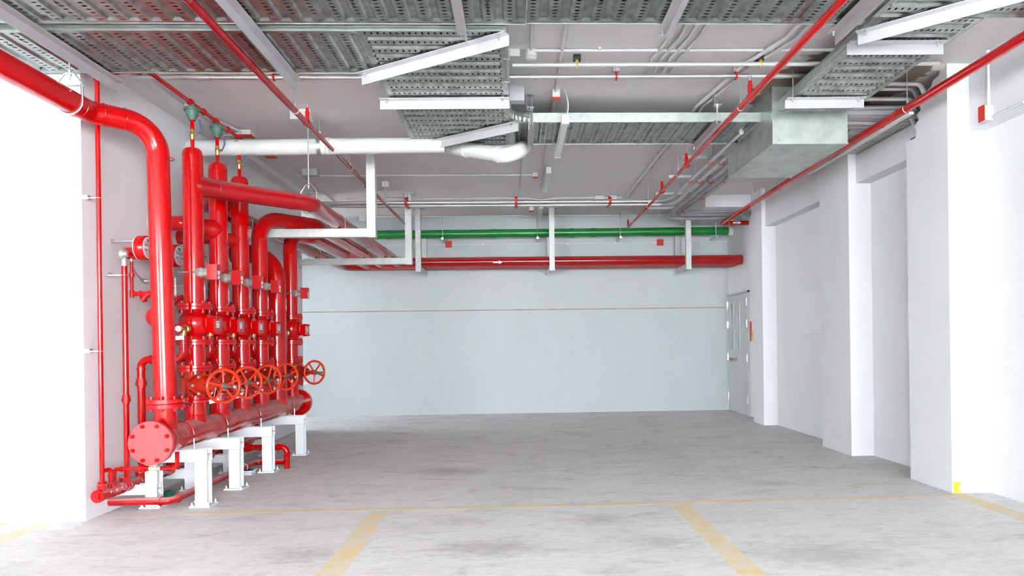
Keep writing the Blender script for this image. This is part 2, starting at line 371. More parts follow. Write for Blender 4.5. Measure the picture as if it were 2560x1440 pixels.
# ---------------------------------------------------------------- faded yellow bay lines painted on the floor
def fl(name, pts, label):
    n = len(pts); o = MB().add([(x, y, .0006) for x, y in pts]+[(x, y, .0) for x, y in pts], [tuple(range(n))]+[(i, i+n, (i+1) % n+n, (i+1) % n) for i in range(n)]).build(name, YLINE, smooth=False)
    tag(o, label, 'floor line', 'yellow bay lines')
fl('bay_line', [(-2.75, 5.58), (-2.72, 5.66), (.5, 5.66), (3.66, 5.70), (3.66, 5.62), (.5, 5.57)], 'long faded yellow line across the bay heads')
fl('bay_line', [(-1.19, 1.2), (-1.19, 5.56), (-1.04, 5.56), (-1.02, 1.2)], 'faded yellow bay line in the left foreground ending at the cross line')
fl('bay_line', [(1.27, 1.2), (1.25, 5.56), (1.40, 5.56), (1.43, 1.2)], 'faded yellow bay line in the right foreground ending at the cross line')
fl('bay_line', [(3.66, 1.2), (3.66, 5.70), (3.82, 5.74), (3.9, 1.2)], 'yellow bay line along the foot of the right wall')
fl('bay_line', [(-3.72, 1.2), (-3.72, 5.42), (-3.58, 5.42), (-3.58, 1.2)], 'yellow bay line meeting the bright front wall')
fl('bay_line', [(-4.08, 5.28), (-4.02, 5.42), (-3.9, 5.42), (-4.02, 5.2)], 'short end of yellow line at the left picture edge')

# ================================================================ red fire main
X0 = -2.85; RY = [6.17, 6.68, 7.20, 7.73, 8.77]; YIN, YBY = 5.65, 8.25; ZM = .60
R6, R8, RF = .0842, .1095, .1425
def flange(mb, o, d, t=.027, R=RF): return mb.lathe(o, d, [(0, R-.003), (.003, R), (t-.003, R), (t, R-.003)], 28)
G_V = 'valve sets along the red header'

hd = thing('header_manifold', 'large red horizontal header pipe with a bolted blind flange at its front', 'pipe', (X0, 7.2, .49))
mb = MB().cyl((X0, 5.44, ZM), (X0, 9.0, ZM), R8, 32)
for y in (5.62, 5.80, 6.02, 6.34, 6.52, 6.84, 7.04, 7.36, 7.58, 7.9, 8.08, 8.42, 8.62, 8.9): mb.ring((X0, y, ZM), (0, 1, 0), R8-.001, .004, 28, 6)
mb.build('pipe', REDD, hd)
bf = MB().lathe((X0, 5.405, ZM), (0, 1, 0), [(0, .168), (.004, .172), (.028, .172), (.03, .17)], 48).build('blind_flange', mat('red_paint_pale', (.50, .035, .04), .5, var=.08, vscale=10, bump=.35, bscale=25), hd)  # flange face in a paler, rougher red with bumps
for k in range(8):
    a = math.pi/8+k*math.pi/4; q = (X0+.142*math.cos(a), 5.405, ZM+.142*math.sin(a))
    MB().lathe(q, (0, -1, 0), [(0, .017), (.014, .017), (.016, .015)], 6).lathe(q, (0, -1, 0), [(.015, .0105), (.024, .0105)], 12).build('bolt', RED, bf)
flange(MB(), (X0, 5.437, ZM), (0, 1, 0), .03, .172).build('slip_flange', RED, hd)
MB().bolts((X0, 5.467, ZM), (0, 1, 0), .142, 8, .016, .0, .022, math.pi/8).build('flange_nuts', RED, hd)
bk = MB(); flange(bk, (X0, 8.99, ZM), (0, 1, 0), .03, .172); flange(bk, (X0, 9.022, ZM), (0, 1, 0), .03, .172); bkf = bk.build('end_flange', RED, hd)
MB().bolts((X0, 8.99, ZM), (0, 1, 0), .142, 8, .016, -.018, .0, math.pi/8).build('flange_bolts', RED, bkf)
for y in RY:
    mb = MB().cyl((X0, y, ZM), (X0, y, .853), R6, 28).ring((X0, y, .745), (0, 0, 1), R6, .003, 24, 6); flange(mb, (X0, y, .853), (0, 0, 1))
    st = mb.build('branch_stub', RED, hd)
    MB().bolts((X0, y, .853), (0, 0, 1), .12, 8, .012, -.022, 0).build('flange_bolts', RED, st)
mb = MB().cyl((X0, YIN, ZM), (X0, YIN, .853), R6, 28).ring((X0, YIN, .72), (0, 0, 1), R6, .003, 24, 6); flange(mb, (X0, YIN, .85), (0, 0, 1), .038)
st = mb.build('branch_stub', RED, hd); MB().bolts((X0, YIN, .85), (0, 0, 1), 0.12, 8, .0115, -.02, 0).build('flange_bolts', RED, st)

# inlet main: from the front along the wall, a 45 degree turn, then down into the header
ip = thing('inlet_main', 'thick red supply pipe crossing the upper left and dropping into the header front', 'pipe', (X0, YIN, .89))
mb = MB(); zi = 3.13; P = [(-3.2, .6, zi), (-3.2, 5.27, zi), (X0-.03, YIN-.02, zi), (X0, YIN, .89)]
mb.pipe(P, R6, [.12, .23], 30, 10).ring((-3.2, 5.13, zi), (0, 1, 0), R6, .0032, 26, 6).ring((-3.135, 5.33, zi), (.7, .7, 0), R6, .0032, 26, 6).ring((-3.04, 5.44, zi), (.7, .75, 0), R6, .0032, 26, 6).ring((X0, YIN, 2.88), (0, 0, 1), R6, .0032, 26, 6)
mb.build('pipe', RED, ip)
f = MB(); flange(f, (X0, YIN, .89), (0, 0, 1), .038); f = f.build('flange', RED, ip)
MB().bolts((X0, YIN, .928), (0, 0, 1), .12, 8, .013, 0, .022).build('flange_bolts', RED, f)
def arrow(o, u, v, L, mt, parent, flip=1, name='flow_arrow'):
    w_ = L*.2; p = [(-L/2, -w_*.45), (L*.12, -w_*.45), (L*.12, -w_), (L/2, 0), (L*.12, w_), (L*.12, w_*.45), (-L/2, w_*.45)]
    if flip < 0: p = [(-a, b) for a, b in p][::-1]
    MB().prism(p, o, u, v, .0015).build(name, TAGW, parent, smooth=False)
for (y, z, up) in ((YIN, 1.83, -1),):
    pass
def side_arrow(x, y, z, r, parent, up):
    d = V((math.sin(math.radians(100)), -math.cos(math.radians(100)), 0)); t = V((-d.y, d.x, 0))
    arrow(V((x, y, z))+d*(r+.0005)+t*.0, (0, 0, up), t*(-up), .16, TAGW, parent)
side_arrow(X0, YIN, 1.83, R6, ip, -1)

# risers above the alarm valves with their branches and the long trunk lines to the right wall
ZT = 2.775
def riser_base(name, label, i):
    t = thing(name, label, 'pipe', (X0, RY[i], 1.7), 'red sprinkler mains'); y = RY[i]
    f = MB(); flange(f, (X0, y, 1.699), (0, 0, 1)); f = f.build('flange', RED, t)
    MB().bolts((X0, y, 1.726), (0, 0, 1), .12, 8, .012, 0, .02).build('flange_bolts', RED, f)
    side_arrow(X0, y, 1.83, R6, t, 1)
    return t, y
def cap(mb, y, z1): mb.lathe((X0, y, z1-.08), (0, 0, 1), [(0, R6), (.02, R6), (.045, R6*.93), (.065, R6*.75), (.076, R6*.45), (.08, .01)], 28)
def welds(mb, y, zs):
    for z in zs: mb.ring((X0, y, z), (0, 0, 1), R6, .0032, 26, 6)
def tee(mb, p, d, L=.17):      # swept saddle where a branch leaves a riser
    mb.lathe(V(p), d, [(.0, R6*1.0), (R6*.75, R6*1.22), (R6*1.05, R6*1.1), (R6*1.4, R6*1.02), (L+.04, R6*1.004)], 28)
XA, XB, XC, XD = -2.06, -2.38, -2.66, -3.12
YA, YB, YC, YD = 12.10, 12.275, 12.45, 12.625
# first riser: capped, with the big branch to the outer trunk line
t1, y = riser_base('sprinkler_main', 'nearest red riser with domed cap and thick branch running to the outer trunk line', 0)
mb = MB().cyl((X0, y, 1.72), (X0, y, 3.05), R6, 30); cap(mb, y, 3.115); welds(mb, y, (2.93, 2.65, 3.04)); mb.build('riser', RED, t1)
d45 = V((.7, .714, 0)).normalized(); q = V((XA, y+.80, ZT))
mb = MB(); mb.pipe([(X0, y, ZT), (XA-.0, y+.80, ZT), (XA, YA, ZT), (4.06, YA, ZT)], R6, [.23, .23], 28, 9); tee(mb, (X0, y, ZT), V((XA-X0, .80, 0)))
db = V((XA-X0, .80, 0)).normalized()
for s in (.21, .93): mb.ring(V((X0, y, ZT))+db*s, db, R6, .0032, 26, 6)
for yy in (8.02, 9.6): mb.ring((XA, yy, ZT), (0, 1, 0), R6, .0032, 26, 6)
for xx in (-.9, .9, 2.9): mb.ring((xx, YA, ZT), (1, 0, 0), R6, .0032, 26, 6)
br = mb.build('trunk_line', REDT, t1)
arrow((-.3, YA-R6-.001, ZT-.02), (1, 0, 0), (0, 0, 1), .17, TAGW, t1)
# second riser: cap, branch back to the wall-side trunk, low branch into the wall
t2, y = riser_base('sprinkler_main', 'second red riser with domed cap and a curved branch into the left wall', 1)
mb = MB().cyl((X0, y, 1.72), (X0, y, 3.05), R6, 30); cap(mb, y, 3.115); welds(mb, y, (3.04, 2.62, 2.31)); mb.build('riser', RED, t2)
mb = MB().pipe([(X0, y, 2.82), (XD, y+.3, ZT+.02), (XD, YD, ZT), (4.06, YD, ZT)], R6, [.2, .23], 26, 8); mb.build('trunk_line', REDT, t2)
mb = MB().pipe([(-3.36, y-.24, 2.49), (-3.03, y-.24, 2.49), (X0, y, 2.46)], .068, .11, 24, 8); tee(mb, (X0, y, 2.46), (-.6, -.7, .05), .1); mb.build('wall_branch', RED, t2)
MB().ring((-3.357, y-.24, 2.49), (1, 0, 0), .076, .008, 24, 6).build('wall_collar', GREYBOX, t2)
# third riser
t3, y = riser_base('sprinkler_main', 'third red riser with domed cap, half hidden behind the thick branch', 2)
mb = MB().cyl((X0, y, 1.72), (X0, y, 3.05), R6, 30); cap(mb, y, 3.11); welds(mb, y, (3.04, 2.58, 2.44, 2.14)); mb.build('riser', RED, t3)
mb = MB().pipe([(X0, y, 2.80), (XD, y+.05, ZT+.02)], R6*.9, .1, 24); tee(mb, (X0, y, 2.80), (-1, .15, 0), .1); mb.build('top_branch', RED, t3)
mb = MB().pipe([(-3.36, y-.24, 2.44), (-3.03, y-.24, 2.44), (X0, y, 2.43)], .068, .11, 24, 8); mb.build('wall_branch', RED, t3)
# fourth riser: swept elbow to the second trunk
t4, y = riser_base('sprinkler_main', 'fourth red riser bending at its top into the second trunk line', 3)
mb = MB().pipe([(X0, y, 1.72), (X0, y, ZT), (XB, y+.55, ZT), (XB, YB, ZT), (4.06, YB, ZT)], R6, [.23, .2, .23], 28, 10); welds(mb, y, (2.53,))
db = V((XB-X0, .55, 0)).normalized()
for s in (.25, .55): mb.ring(V((X0, y, ZT))+db*s, db, R6, .0032, 26, 6)
mb.ring((XB, 8.65, ZT), (0, 1, 0), R6, .0032, 26, 6); mb.build('pipe', RED, t4)
# fifth riser
t5, y = riser_base('sprinkler_main', 'farthest slim red riser bending into the third trunk line', 4)
mb = MB().pipe([(X0, y, 1.72), (X0, y, ZT-.02), (XC, y+.3, ZT-.02), (XC, YC, ZT), (4.06, YC, ZT)], R6, [.2, .15, .23], 28, 10); welds(mb, y, (2.50,))
mb.ring((XC, 9.2, ZT-.01), (0, 1, 0), R6, .0035, 26, 6); mb.build('pipe', RED, t5)
# by-pass
by = thing('bypass_riser', 'widest red riser without valves curving over into the left wall', 'pipe', (X0, YBY, .7))
mb = MB().pipe([(X0, YBY, ZM), (X0, YBY, 2.44), (-3.36, YBY, 2.44)], R8, .33, 32, 12)
for z in (.745, 2.11): mb.ring((X0, YBY, z), (0, 0, 1), R8, .0035, 28, 6)
mb.build('pipe', RED, by); side_arrow(X0, YBY, 1.83, R8, by, -1)

# ---------------------------------------------------------------- spools between gate and alarm valves
for i, y in enumerate(RY):
    t = thing('spool_pipe', f'short red flanged pipe above the {ORD[i]} handwheel valve', 'pipe', (X0, y, 1.156), 'flanged spools')
    mb = MB().cyl((X0, y, 1.17), (X0, y, 1.375), R6, 28); flange(mb, (X0, y, 1.156), (0, 0, 1)); flange(mb, (X0, y, 1.361), (0, 0, 1), .024); mb.build('pipe', RED, t)
    MB().bolts((X0, y, 1.185), (0, 0, 1), .12, 8, .012, 0, .02).bolts((X0, y, 1.361), (0, 0, 1), .12, 8, .012, -.018, 0).build('flange_bolts', RED, t)

# ---------------------------------------------------------------- gate valves with handwheels, turned towards the room
PH = math.radians(50); DG = V((math.sin(PH), -math.cos(PH), 0)); SG = V((-DG.y, DG.x, 0)); UZ = V((0, 0, 1))
def gate_valve(i):
    y = RY[i]; c = V((X0, y, 1.01))
    t = thing('gate_valve', f'{ORD[i]} gate valve from the front with orange red handwheel and bare steel stem' if i < 4 else 'farthest gate valve whose orange handwheel stands clear against the back wall', 'valve', (X0, y, .88), G_V)
    mb = MB(); flange(mb, (X0, y, .881), (0, 0, 1)); lo = mb.build('lower_flange', RED, t)
    mb = MB(); flange(mb, (X0, y, 1.128), (0, 0, 1)); up = mb.build('upper_flange', RED, t)
    MB().bolts((X0, y, .908), (0, 0, 1), .12, 8, .012, 0, .02).build('flange_bolts', RED, lo)
    MB().bolts((X0, y, 1.128), (0, 0, 1), .12, 8, .012, -.03, 0).build('flange_bolts', RED, up)
    mb = MB().lathe((X0, y, .9), (0, 0, 1), [(0, .09), (.03, .088), (.06, .098), (.09, .108), (.13, .108), (.165, .098), (.2, .088), (.235, .09)], 26)
    mb.obox(c, SG, DG, UZ, .23, .1, .12).lathe(c, DG, [(0, .095), (.13, .098)], 22); mb.build('body', ORGD, t)
    oc = [(.06, .09), (-.06, .09), (-.125, .03), (-.125, -.03), (-.06, -.09), (.06, -.09), (.125, -.03), (.125, .03)]
    mb = MB(); sg = 1 if SG.cross(UZ).dot(DG) > 0 else -1
    for dd in (.125, .152): mb.prism(oc if sg > 0 else oc[::-1], c+DG*dd, SG, UZ, .023*sg)
    bp = mb.build('bonnet_plate', ORGD, t, smooth=False)
    mb = MB()
    for (a, b) in ((.055, .072), (-.055, .072), (.105, 0), (-.105, 0), (.055, -.072), (-.055, -.072)):
        mb.lathe(c+DG*.17+SG*a+UZ*b, DG, [(0, .0135), (.009, .0135), (.009, .008), (.014, .008)], 10)
    mb.build('bonnet_screws', STEEL, bp)
    MB().lathe(c+DG*.17, DG, [(0, .082), (.03, .08), (.07, .062), (.1, .05), (.125, .044), (.14, .046), (.15, .046)], 22).build('bonnet', ORGD, t)
    mb = MB().lathe(c+DG*.315, DG, [(0, .05), (.014, .05)], 16)
    for s in (1, -1): mb.tube(fillet([c+DG*.3+SG*.062*s, c+DG*.36+SG*.055*s, c+DG*.43+SG*.048*s, c+DG*.475+SG*.02*s], .02, 3), .011, 10)
    mb.lathe(c+DG*.45, DG, [(0, .03), (.04, .03)], 14).build('yoke', ORGD, t)
    MB().cyl(c+DG*.3, c+DG*.68, .0125, 12).lathe(c+DG*.665, DG, [(0, .0125), (.018, .0135), (.02, .009)], 12).build('stem', STEEL, t)
    MB().lathe(c+DG*.506, DG, [(0, .025), (.006, .027), (.016, .027), (.02, .022)], 8).build('lock_nut', NUTM, t)
    wc = c+DG*.495
    wh = MB().ring(wc, DG, .1385, .0135, 44, 12).build('handwheel', ORG, t)
    MB().lathe(wc-DG*.018, DG, [(0, .028), (.006, .031), (.03, .031), (.036, .027)], 18).build('hub', ORG, wh)
    rot = .35+i*.45
    for k in range(5):
        a = rot+2*math.pi*k/5; e = SG*math.cos(a)+UZ*math.sin(a)
        MB().lathe(wc+e*.024, e, [(0, .0105), (.06, .009), (.112, .0105)], 10).build('spoke', ORG, wh)
    # card tag on a wire
    tg = c+DG*.33-UZ*.12
    MB().tube([c+DG*.37-UZ*.0, tg+UZ*.02], .0015, 6).build('tag_wire', TAGW, t)
    MB().obox(tg-UZ*.01, (math.cos(.25), 0, math.sin(.25)), (0, 1, 0), (-math.sin(.25), 0, math.cos(.25)), .085, .002, .036).build('tag', TAGW, t, smooth=False)
for i in range(5): gate_valve(i)

# ---------------------------------------------------------------- alarm check valves
def alarm_valve(i):
    y = RY[i]; c = V((X0, y, 1.535))
    t = thing('alarm_check_valve', f'{ORD[i]} red alarm check valve from the front, square cover with white label', 'valve', (X0, y, 1.385), G_V) if i < 4 else thing('alarm_check_valve', 'farthest red alarm check valve, square cover against the back wall', 'valve', (X0, y, 1.385), G_V)
    mb = MB(); flange(mb, (X0, y, 1.386), (0, 0, 1), .024); lo = mb.build('lower_flange', RED, t)
    mb = MB(); flange(mb, (X0, y, 1.671), (0, 0, 1)); up = mb.build('upper_flange', RED, t)
    MB().bolts((X0, y, 1.41), (0, 0, 1), .12, 8, .012, 0, .026).build('flange_bolts', RED, lo)
    MB().bolts((X0, y, 1.671), (0, 0, 1), .12, 8, .012, -.03, 0).build('flange_bolts', RED, up)
    mb = MB().lathe((X0, y, 1.4), (0, 0, 1), [(0, .088), (.03, .088), (.05, .095), (.075, .112), (.1, .124), (.15, .13), (.185, .128), (.215, .115), (.235, .097), (.25, .088), (.275, .088)], 30)
    mb.lathe((X0, y, 1.555), (1, 0, 0), [(0, .085), (.09, .085), (.13, .082)], 20)
    mb.build('body', RED, t)
    hb = MB(); x0 = X0+.06; hb.box(x0, X0+.172, y-.07, y+.07, 1.468, 1.602); hb.build('clapper_housing', RED, t, smooth=False)
    cv = [(-.082, -.062), (-.062, -.078), (.062, -.078), (.082, -.062), (.082, .062), (.062, .078), (-.062, .078), (-.082, .062)]
    cp = MB().prism(cv, (X0+.172, y, 1.535), (0, 1, 0), (0, 0, 1), .03).build('cover', RED, t, smooth=False)
    mb = MB()
    for a in (-.066, 0, .066):
        for b in (-.064, .064): mb.lathe((X0+.202, y+a, 1.535+b), (1, 0, 0), [(0, .011), (.012, .011)], 6)
    mb.build('cover_bolts', RED, cp)
    lb = MB().box(X0+.202, X0+.2035, y-.03, y+.03, 1.512, 1.57).build('label_plate', TAGW, cp, smooth=False)
    return t
for i in range(5):
    t = alarm_valve(i); y = RY[i]
    cp = [c for c in t.children if c.name.startswith('cover')][0]
    text_mesh('lettering', 'tyco', .02, INK, (X0+.204, y, 1.557), (0, 1, 0), (0, 0, 1), cp, bold=.0006)
    MB().box(X0+.2035, X0+.2042, y-.024, y+.024, 1.534, 1.5365).box(X0+.2035, X0+.2042, y-.024, y+.02, 1.528, 1.5305).box(X0+.2035, X0+.2042, y-.024, y+.022, 1.522, 1.5245).build('fine_print', INK, cp, smooth=False)

# ---------------------------------------------------------------- trim of each alarm valve: brass angle valve, drain down to the floor pipe
XW = -3.22
for i, y in enumerate(RY):
    lab = f'brass angle valve with small red wheel on the {ORD[i]} alarm valve' if i < 4 else 'brass angle valve with small red wheel on the farthest alarm valve'
    t = thing('angle_valve', lab, 'valve', (X0-.01, y-.2, 1.44), 'brass angle valves'); yy = y-.19
    MB().cyl((X0, y-.1, 1.50), (X0-.005, y-.135, 1.50), .045, 18).build('red_nipple', RED, t)
    MB().lathe((X0-.005, y-.125, 1.50), (-.06, -1, 0), [(0, .034), (.015, .034), (.016, .03), (.03, .03), (.032, .036), (.045, .036), (.05, .028), (.075, .03), (.09, .022), (.11, .012), (.13, .009)], 16).cyl((X0-.01, yy, 1.49), (X0-.01, yy, 1.44), .03, 14).build('body', BRASS, t)
    wc = V((X0-.015, y-.265, 1.50))
    wh = MB().ring(wc, (.06, 1, 0), .038, .006, 22, 8).build('hand_wheel', RED, t)
    mb = MB()
    for k in range(8): a = k*math.pi/4; mb.sphere(wc+V((math.cos(a)*.04, 0, math.sin(a)*.04)), .009, 8, 6)
    mb.build('grip_lobes', RED, wh)
    MB().lathe(wc-V((0, .006, 0)), (0, 1, 0), [(0, .024), (.003, .027), (.01, .027)], 12).build('wheel_disc', TAGW, wh)
    MB().obox((X0-.02, y-.262, 1.422), (1, 0, .08), (0, 1, 0), (-.08, 0, 1), .098, .002, .036).build('tag', TAGW, t, smooth=False)
    # drain
    t = thing('drain_pipe', f'red drain pipe bending from the {ORD[i]} alarm valve to the wall and down' if i < 4 else 'red drain pipe of the farthest alarm valve behind the by-pass', 'pipe', (XW, yy, .2), 'red drain pipes')
    mb = MB().pipe([(X0-.01, yy, 1.445), (X0-.01, yy, 1.24), (XW, yy, 1.24), (XW, yy, .2)], .0302, .065, 18, 8)
    for z in (1.42, 1.37, 1.335, 1.31): mb.lathe((X0-.01, yy, z), (0, 0, 1), [(0, .032), (.002, .038), (.012, .038), (.014, .032)], 16)
    mb.lathe((X0-.085, yy, 1.24), (1, 0, 0), [(0, .037), (.016, .037)], 16).lathe((XW+.075, yy, 1.24), (1, 0, 0), [(0, .037), (.014, .037)], 16).lathe((XW, yy, 1.155), (0, 0, 1), [(0, .037), (.014, .037)], 16)
    mb.build('pipe', RED, t)
    MB().lathe((XW, yy, 1.0), (0, 0, 1), [(0, .036), (.02, .036), (.02, .047), (.045, .047), (.045, .041), (.075, .041), (.075, .035), (.085, .035)], 8).build('union', REDS, t)
    MB().cyl((X0-.01, yy, 1.395), (X0-.045, yy-.05, 1.395), .008, 8).lathe((X0-.045, yy-.05, 1.395), (-.5, -.8, 0), [(0, .013), (.03, .013)], 8).build('test_cock', REDS, t)

# ---------------------------------------------------------------- flow switches
FD = V((math.sin(math.radians(92)), -math.cos(math.radians(92)), 0)); FS = V((-FD.y, FD.x, 0))
for i, y in enumerate(RY):
    c = V((X0, y, 2.0))
    t = thing('flow_switch', f'red flow switch box strapped to the {ORD[i]} riser' if i < 4 else 'red flow switch box on the farthest riser seen against the back wall', 'flow switch', (X0+.1, y, 1.95), 'flow switches')
    mb = MB(); q = -FS if FS.y > 0 else FS; q = V((-.1, -.99, 0)).normalized()
    mb.lathe(c+FD*.03+q*.05, FD, [(0, .022), (.012, .034), (.05, .048), (.066, .048), (.08, .04), (.11, .038), (.112, .043), (.128, .043)], 8); mb.build('saddle', GREYM, t, smooth=False)
    mb = MB().arc(c, FD, FS, R6+.006, math.radians(40), math.radians(320), .005, 22, 8).cyl(c-FD*.09+q*.09, c+FD*.05+q*.085, .0045, 8).build('u_bolt', ZINC, t)
    bc = c+FD*.196+q*.05
    bx = MB().obox(bc, FD, FS, UZ, .075, .085, .135).build('housing', REDB, t, smooth=False)
    MB().obox(bc+FD*.04, FD, FS, UZ, .006, .089, .139).build('lid', REDB, bx, smooth=False); MB().obox(bc-FD*.04, FD, FS, UZ, .005, .092, .142).build('base_rim', REDB, bx, smooth=False)
    MB().obox(bc+FD*.044+V((0, 0, -.005)), FD, FS, UZ, .002, .05, .035).obox(bc+FD*.044+V((0, 0, -.045)), FD, FS, UZ, .002, .04, .028).build('label_plate', TAGW, bx, smooth=False)
    MB().tube(fillet([bc-FD*.03+UZ*.04-q*.04, bc-FD*.06+UZ*.03-q*.09, V((XW+.2, y+.25, 2.02)), V((-3.34, y+.3, 2.0))], .05, 4), .0075, 8).build('flexible_conduit', ZINC, t)

# ---------------------------------------------------------------- water motor gongs on the left wall
for i in range(4):
    y = 5.86+.525*i; z = 2.182
    t = thing('alarm_gong', f'{ORD[i]} round red sprinkler alarm gong from the front on the left wall', 'alarm gong', (-3.36, y, z), 'alarm gongs')
    g = MB().lathe((-3.16, y, z), (1, 0, 0), [(0, .098), (.004, .102), (.07, .102), (.078, .099), (.08, .09)], 40).build('gong_shell', RED, t)
    MB().ring((-3.158, y, z), (1, 0, 0), .101, .004, 36, 6).build('gong_rim', TAGW, g)
    fc = MB().lathe((-3.081, y, z), (1, 0, 0), [(0, .092), (.0025, .092)], 40).build('face_plate', TAGW, t)
    xf = -3.078
    text_mesh('lettering', 'tyco', .034, INK, (xf, y, z+.062), (0, 1, 0), (0, 0, 1), fc, bold=.0012)
    text_mesh('lettering', 'SPRINKLER', .0265, INK, (xf, y, z+.019), (0, 1, 0), (0, 0, 1), fc)
    text_mesh('lettering', 'FIRE ALARM', .025, INK, (xf, y, z-.024), (0, 1, 0), (0, 0, 1), fc)
    mb = MB()
    for zz, h in ((.038, .003), (-.043, .003)): mb.box(xf-.0005, xf+.0008, y-.082, y+.082, z+zz, z+zz+h)
    for k in range(4): wd = .056-.009*k; mb.box(xf-.0005, xf+.0005, y-wd, y+wd*.9, z-.054-.009*k, z-.0515-.009*k)
    mb.box(xf-.0005, xf+.0005, y-.025, y+.025, z+.044, z+.046)
    mb.build('rules_and_fine_print', INK, fc, smooth=False)
    MB().lathe((-3.081, y, z), (1, 0, 0), [(0, .013), (.012, .013), (.018, .007)], 10).build('centre_nut', STEEL, t)
    MB().cyl((-3.36, y-.05, z+.05), (-3.15, y-.05, z+.05), .009, 10).lathe((-3.36, y-.05, z+.05), (1, 0, 0), [(0, .022), (.006, .022), (.008, .014), (.03, .014)], 8).build('stand_off', ZINC, t)
    MB().box(-3.24, -3.165, y-.075, y-.015, z-.095, z-.005).build('motor_box', REDS, t, smooth=False)
    mt_ = V((-3.2, y-.075, z-.075))
    w1 = V((-3.215, y-.12, z-.065))
    m_ = MB().lathe(w1+V((-.03, 0, 0)), (1, 0, 0), [(0, .028), (.004, .048), (.016, .052), (.018, .052), (.03, .047), (.045, .03), (.06, .022)], 20).lathe(w1, (0, 0, -1), [(.03, .02), (.05, .024), (.085, .024), (.085, .027), (.1, .027)], 14).build('water_motor', GREYM, t)
    MB().cyl(w1+V((.03, .0, 0)), w1+V((.05, .075, 0)), .014, 12).build('drive_shaft', REDS, t)
    MB().tube(fillet([(-3.2, y-.045, z-.095), (-3.2, y-.045, z-.15), (-3.22, y+.06, z-.21), (-3.25, y+.2, z-.25), (-3.33, y+.42, z-.26)], .08, 5), .0075, 8).build('flexible_conduit', ZINC, t)
    # drain of the motor: long slim pipe down the wall
    t = thing('gong_drain', f'slim red pipe running down the wall from the {ORD[i]} gong', 'pipe', (XW, y-.12, .2), 'slim gong pipes')
    MB().cyl((w1.x, w1.y, z-.16), (w1.x, w1.y, .2), .0215, 14).build('pipe', RED, t)
    MB().lathe((w1.x, w1.y, .88), (0, 0, 1), [(0, .026), (.02, .026), (.02, .034), (.045, .034), (.045, .03), (.07, .03), (.07, .026), (.08, .026)], 8).build('union', REDS, t)
    MB().ring((w1.x, w1.y, z-.24), (0, 0, 1), .024, .003, 16, 6).obox((-3.29, w1.y, z-.24), (1, 0, 0), (0, 1, 0), UZ, .1, .012, .012).box(-3.362, -3.33, w1.y-.03, w1.y+.03, z-.25, z-.22).build('wall_bracket', ZINC, t)
    # strainer line
    t = thing('strainer_line', f'small red pipe with a Y strainer below the {ORD[i]} gong', 'strainer', (-3.1, y-.06, z-.42), 'small strainers')
    zz = z-.39; ys = y-.06
    MB().cyl((-3.19, ys, z-.12), (-3.19, ys, zz-.02), .0125, 10).cyl((-3.19, ys, zz), (-2.95, ys, zz), .0125, 10).lathe((-3.19, ys, zz-.03), (0, 0, 1), [(0, .018), (.06, .018)], 10).lathe((-3.18, ys, zz), (1, 0, 0), [(0, .019), (.03, .019)], 10).lathe((-3.19, ys, z-.25), (0, 0, 1), [(0, .02), (.035, .02)], 8).build('pipe', REDS, t)
    MB().lathe((-3.13, ys, zz), (1, 0, 0), [(0, .026), (.016, .026), (.018, .02), (.08, .02), (.082, .027), (.1, .027)], 8).lathe((-3.06, ys, zz), (-.62, 0, -.78), [(0, .021), (.05, .023), (.05, .029), (.066, .029), (.066, .016), (.078, .016)], 10).build('strainer_body', REDS, t)
rc = MB().sphere((-3.0, 5.83, 1.6), .088, 24, 16).lathe((-3.0, 5.83, 1.5), (0, 0, 1), [(-.12, .02), (0, .025), (.02, .05)], 14).cyl((-3.0, 5.83, 1.68), (-3.0, 5.83, 1.79), .016, 12)
tag(rc.build('retard_chamber', RED), 'round red chamber half hidden behind the thick supply pipe', 'chamber')
# ---------------------------------------------------------------- white steel stands under the header
def ibeam(mb, a, b, w_, h, side, up):
    a = V(a); b = V(b); d = (b-a); L = d.length; c = (a+b)/2; t = .009
    mb.obox(c+V(side)*(w_/2-t/2), d, side, up, L, t, h).obox(c-V(side)*(w_/2-t/2), d, side, up, L, t, h).obox(c, d, side, up, L, w_-2*t, t)
    return mb
for i, (y, words) in enumerate(((5.88, 'nearest white steel stand, under the blind flange end'), (6.56, 'second white steel stand under the red header'), (7.4, 'third white steel stand under the red header'), (8.5, 'farthest white steel stand under the header end'))):
    t = thing('pipe_stand', words, 'stand', (X0-.01, y, 0), 'white header stands')
    for x in (-2.66, -3.07):
        lg = ibeam(MB(), (x, y, .012), (x, y, .375), .1, .1, (0, 1, 0), (1, 0, 0)).build('leg', WSTEEL, t, smooth=False)
        MB().box(x-.085, x+.085, y-.085, y+.085, 0, .012).build('base_plate', WSTEEL, lg, smooth=False)
        mb = MB()
        for a in (-.068, .068):
            for b in (-.068, .068): mb.lathe((x+a, y+b, .012), (0, 0, 1), [(0, .012), (.01, .012), (.01, .006), (.03, .006)], 6)
        mb.build('anchor_bolts', WSTEEL, lg)
    ibeam(MB(), (-3.135, y, .43), (-2.605, y, .43), .1, .105, (0, 1, 0), (0, 0, 1)).build('cross_beam', WSTEEL, t, smooth=False)
    ibeam(MB(), (-3.35, y-.02, .155), (-3.02, y-.02, .155), .08, .085, (0, 1, 0), (0, 0, 1)).build('low_rail', WSTEEL, t, smooth=False)
    mb = MB().arc((X0, y, ZM), (1, 0, 0), (0, 0, 1), R8+.006, 0, math.pi, .006, 18, 8)
    ub = mb.build('u_bolt', RED, t); mb = MB()
    for s in (1, -1): mb.cyl((X0+s*(R8+.006), y, ZM-.03), (X0+s*(R8+.006), y, .44), .0062, 8)
    mb.build('u_bolt_shank', ZINC, ub)
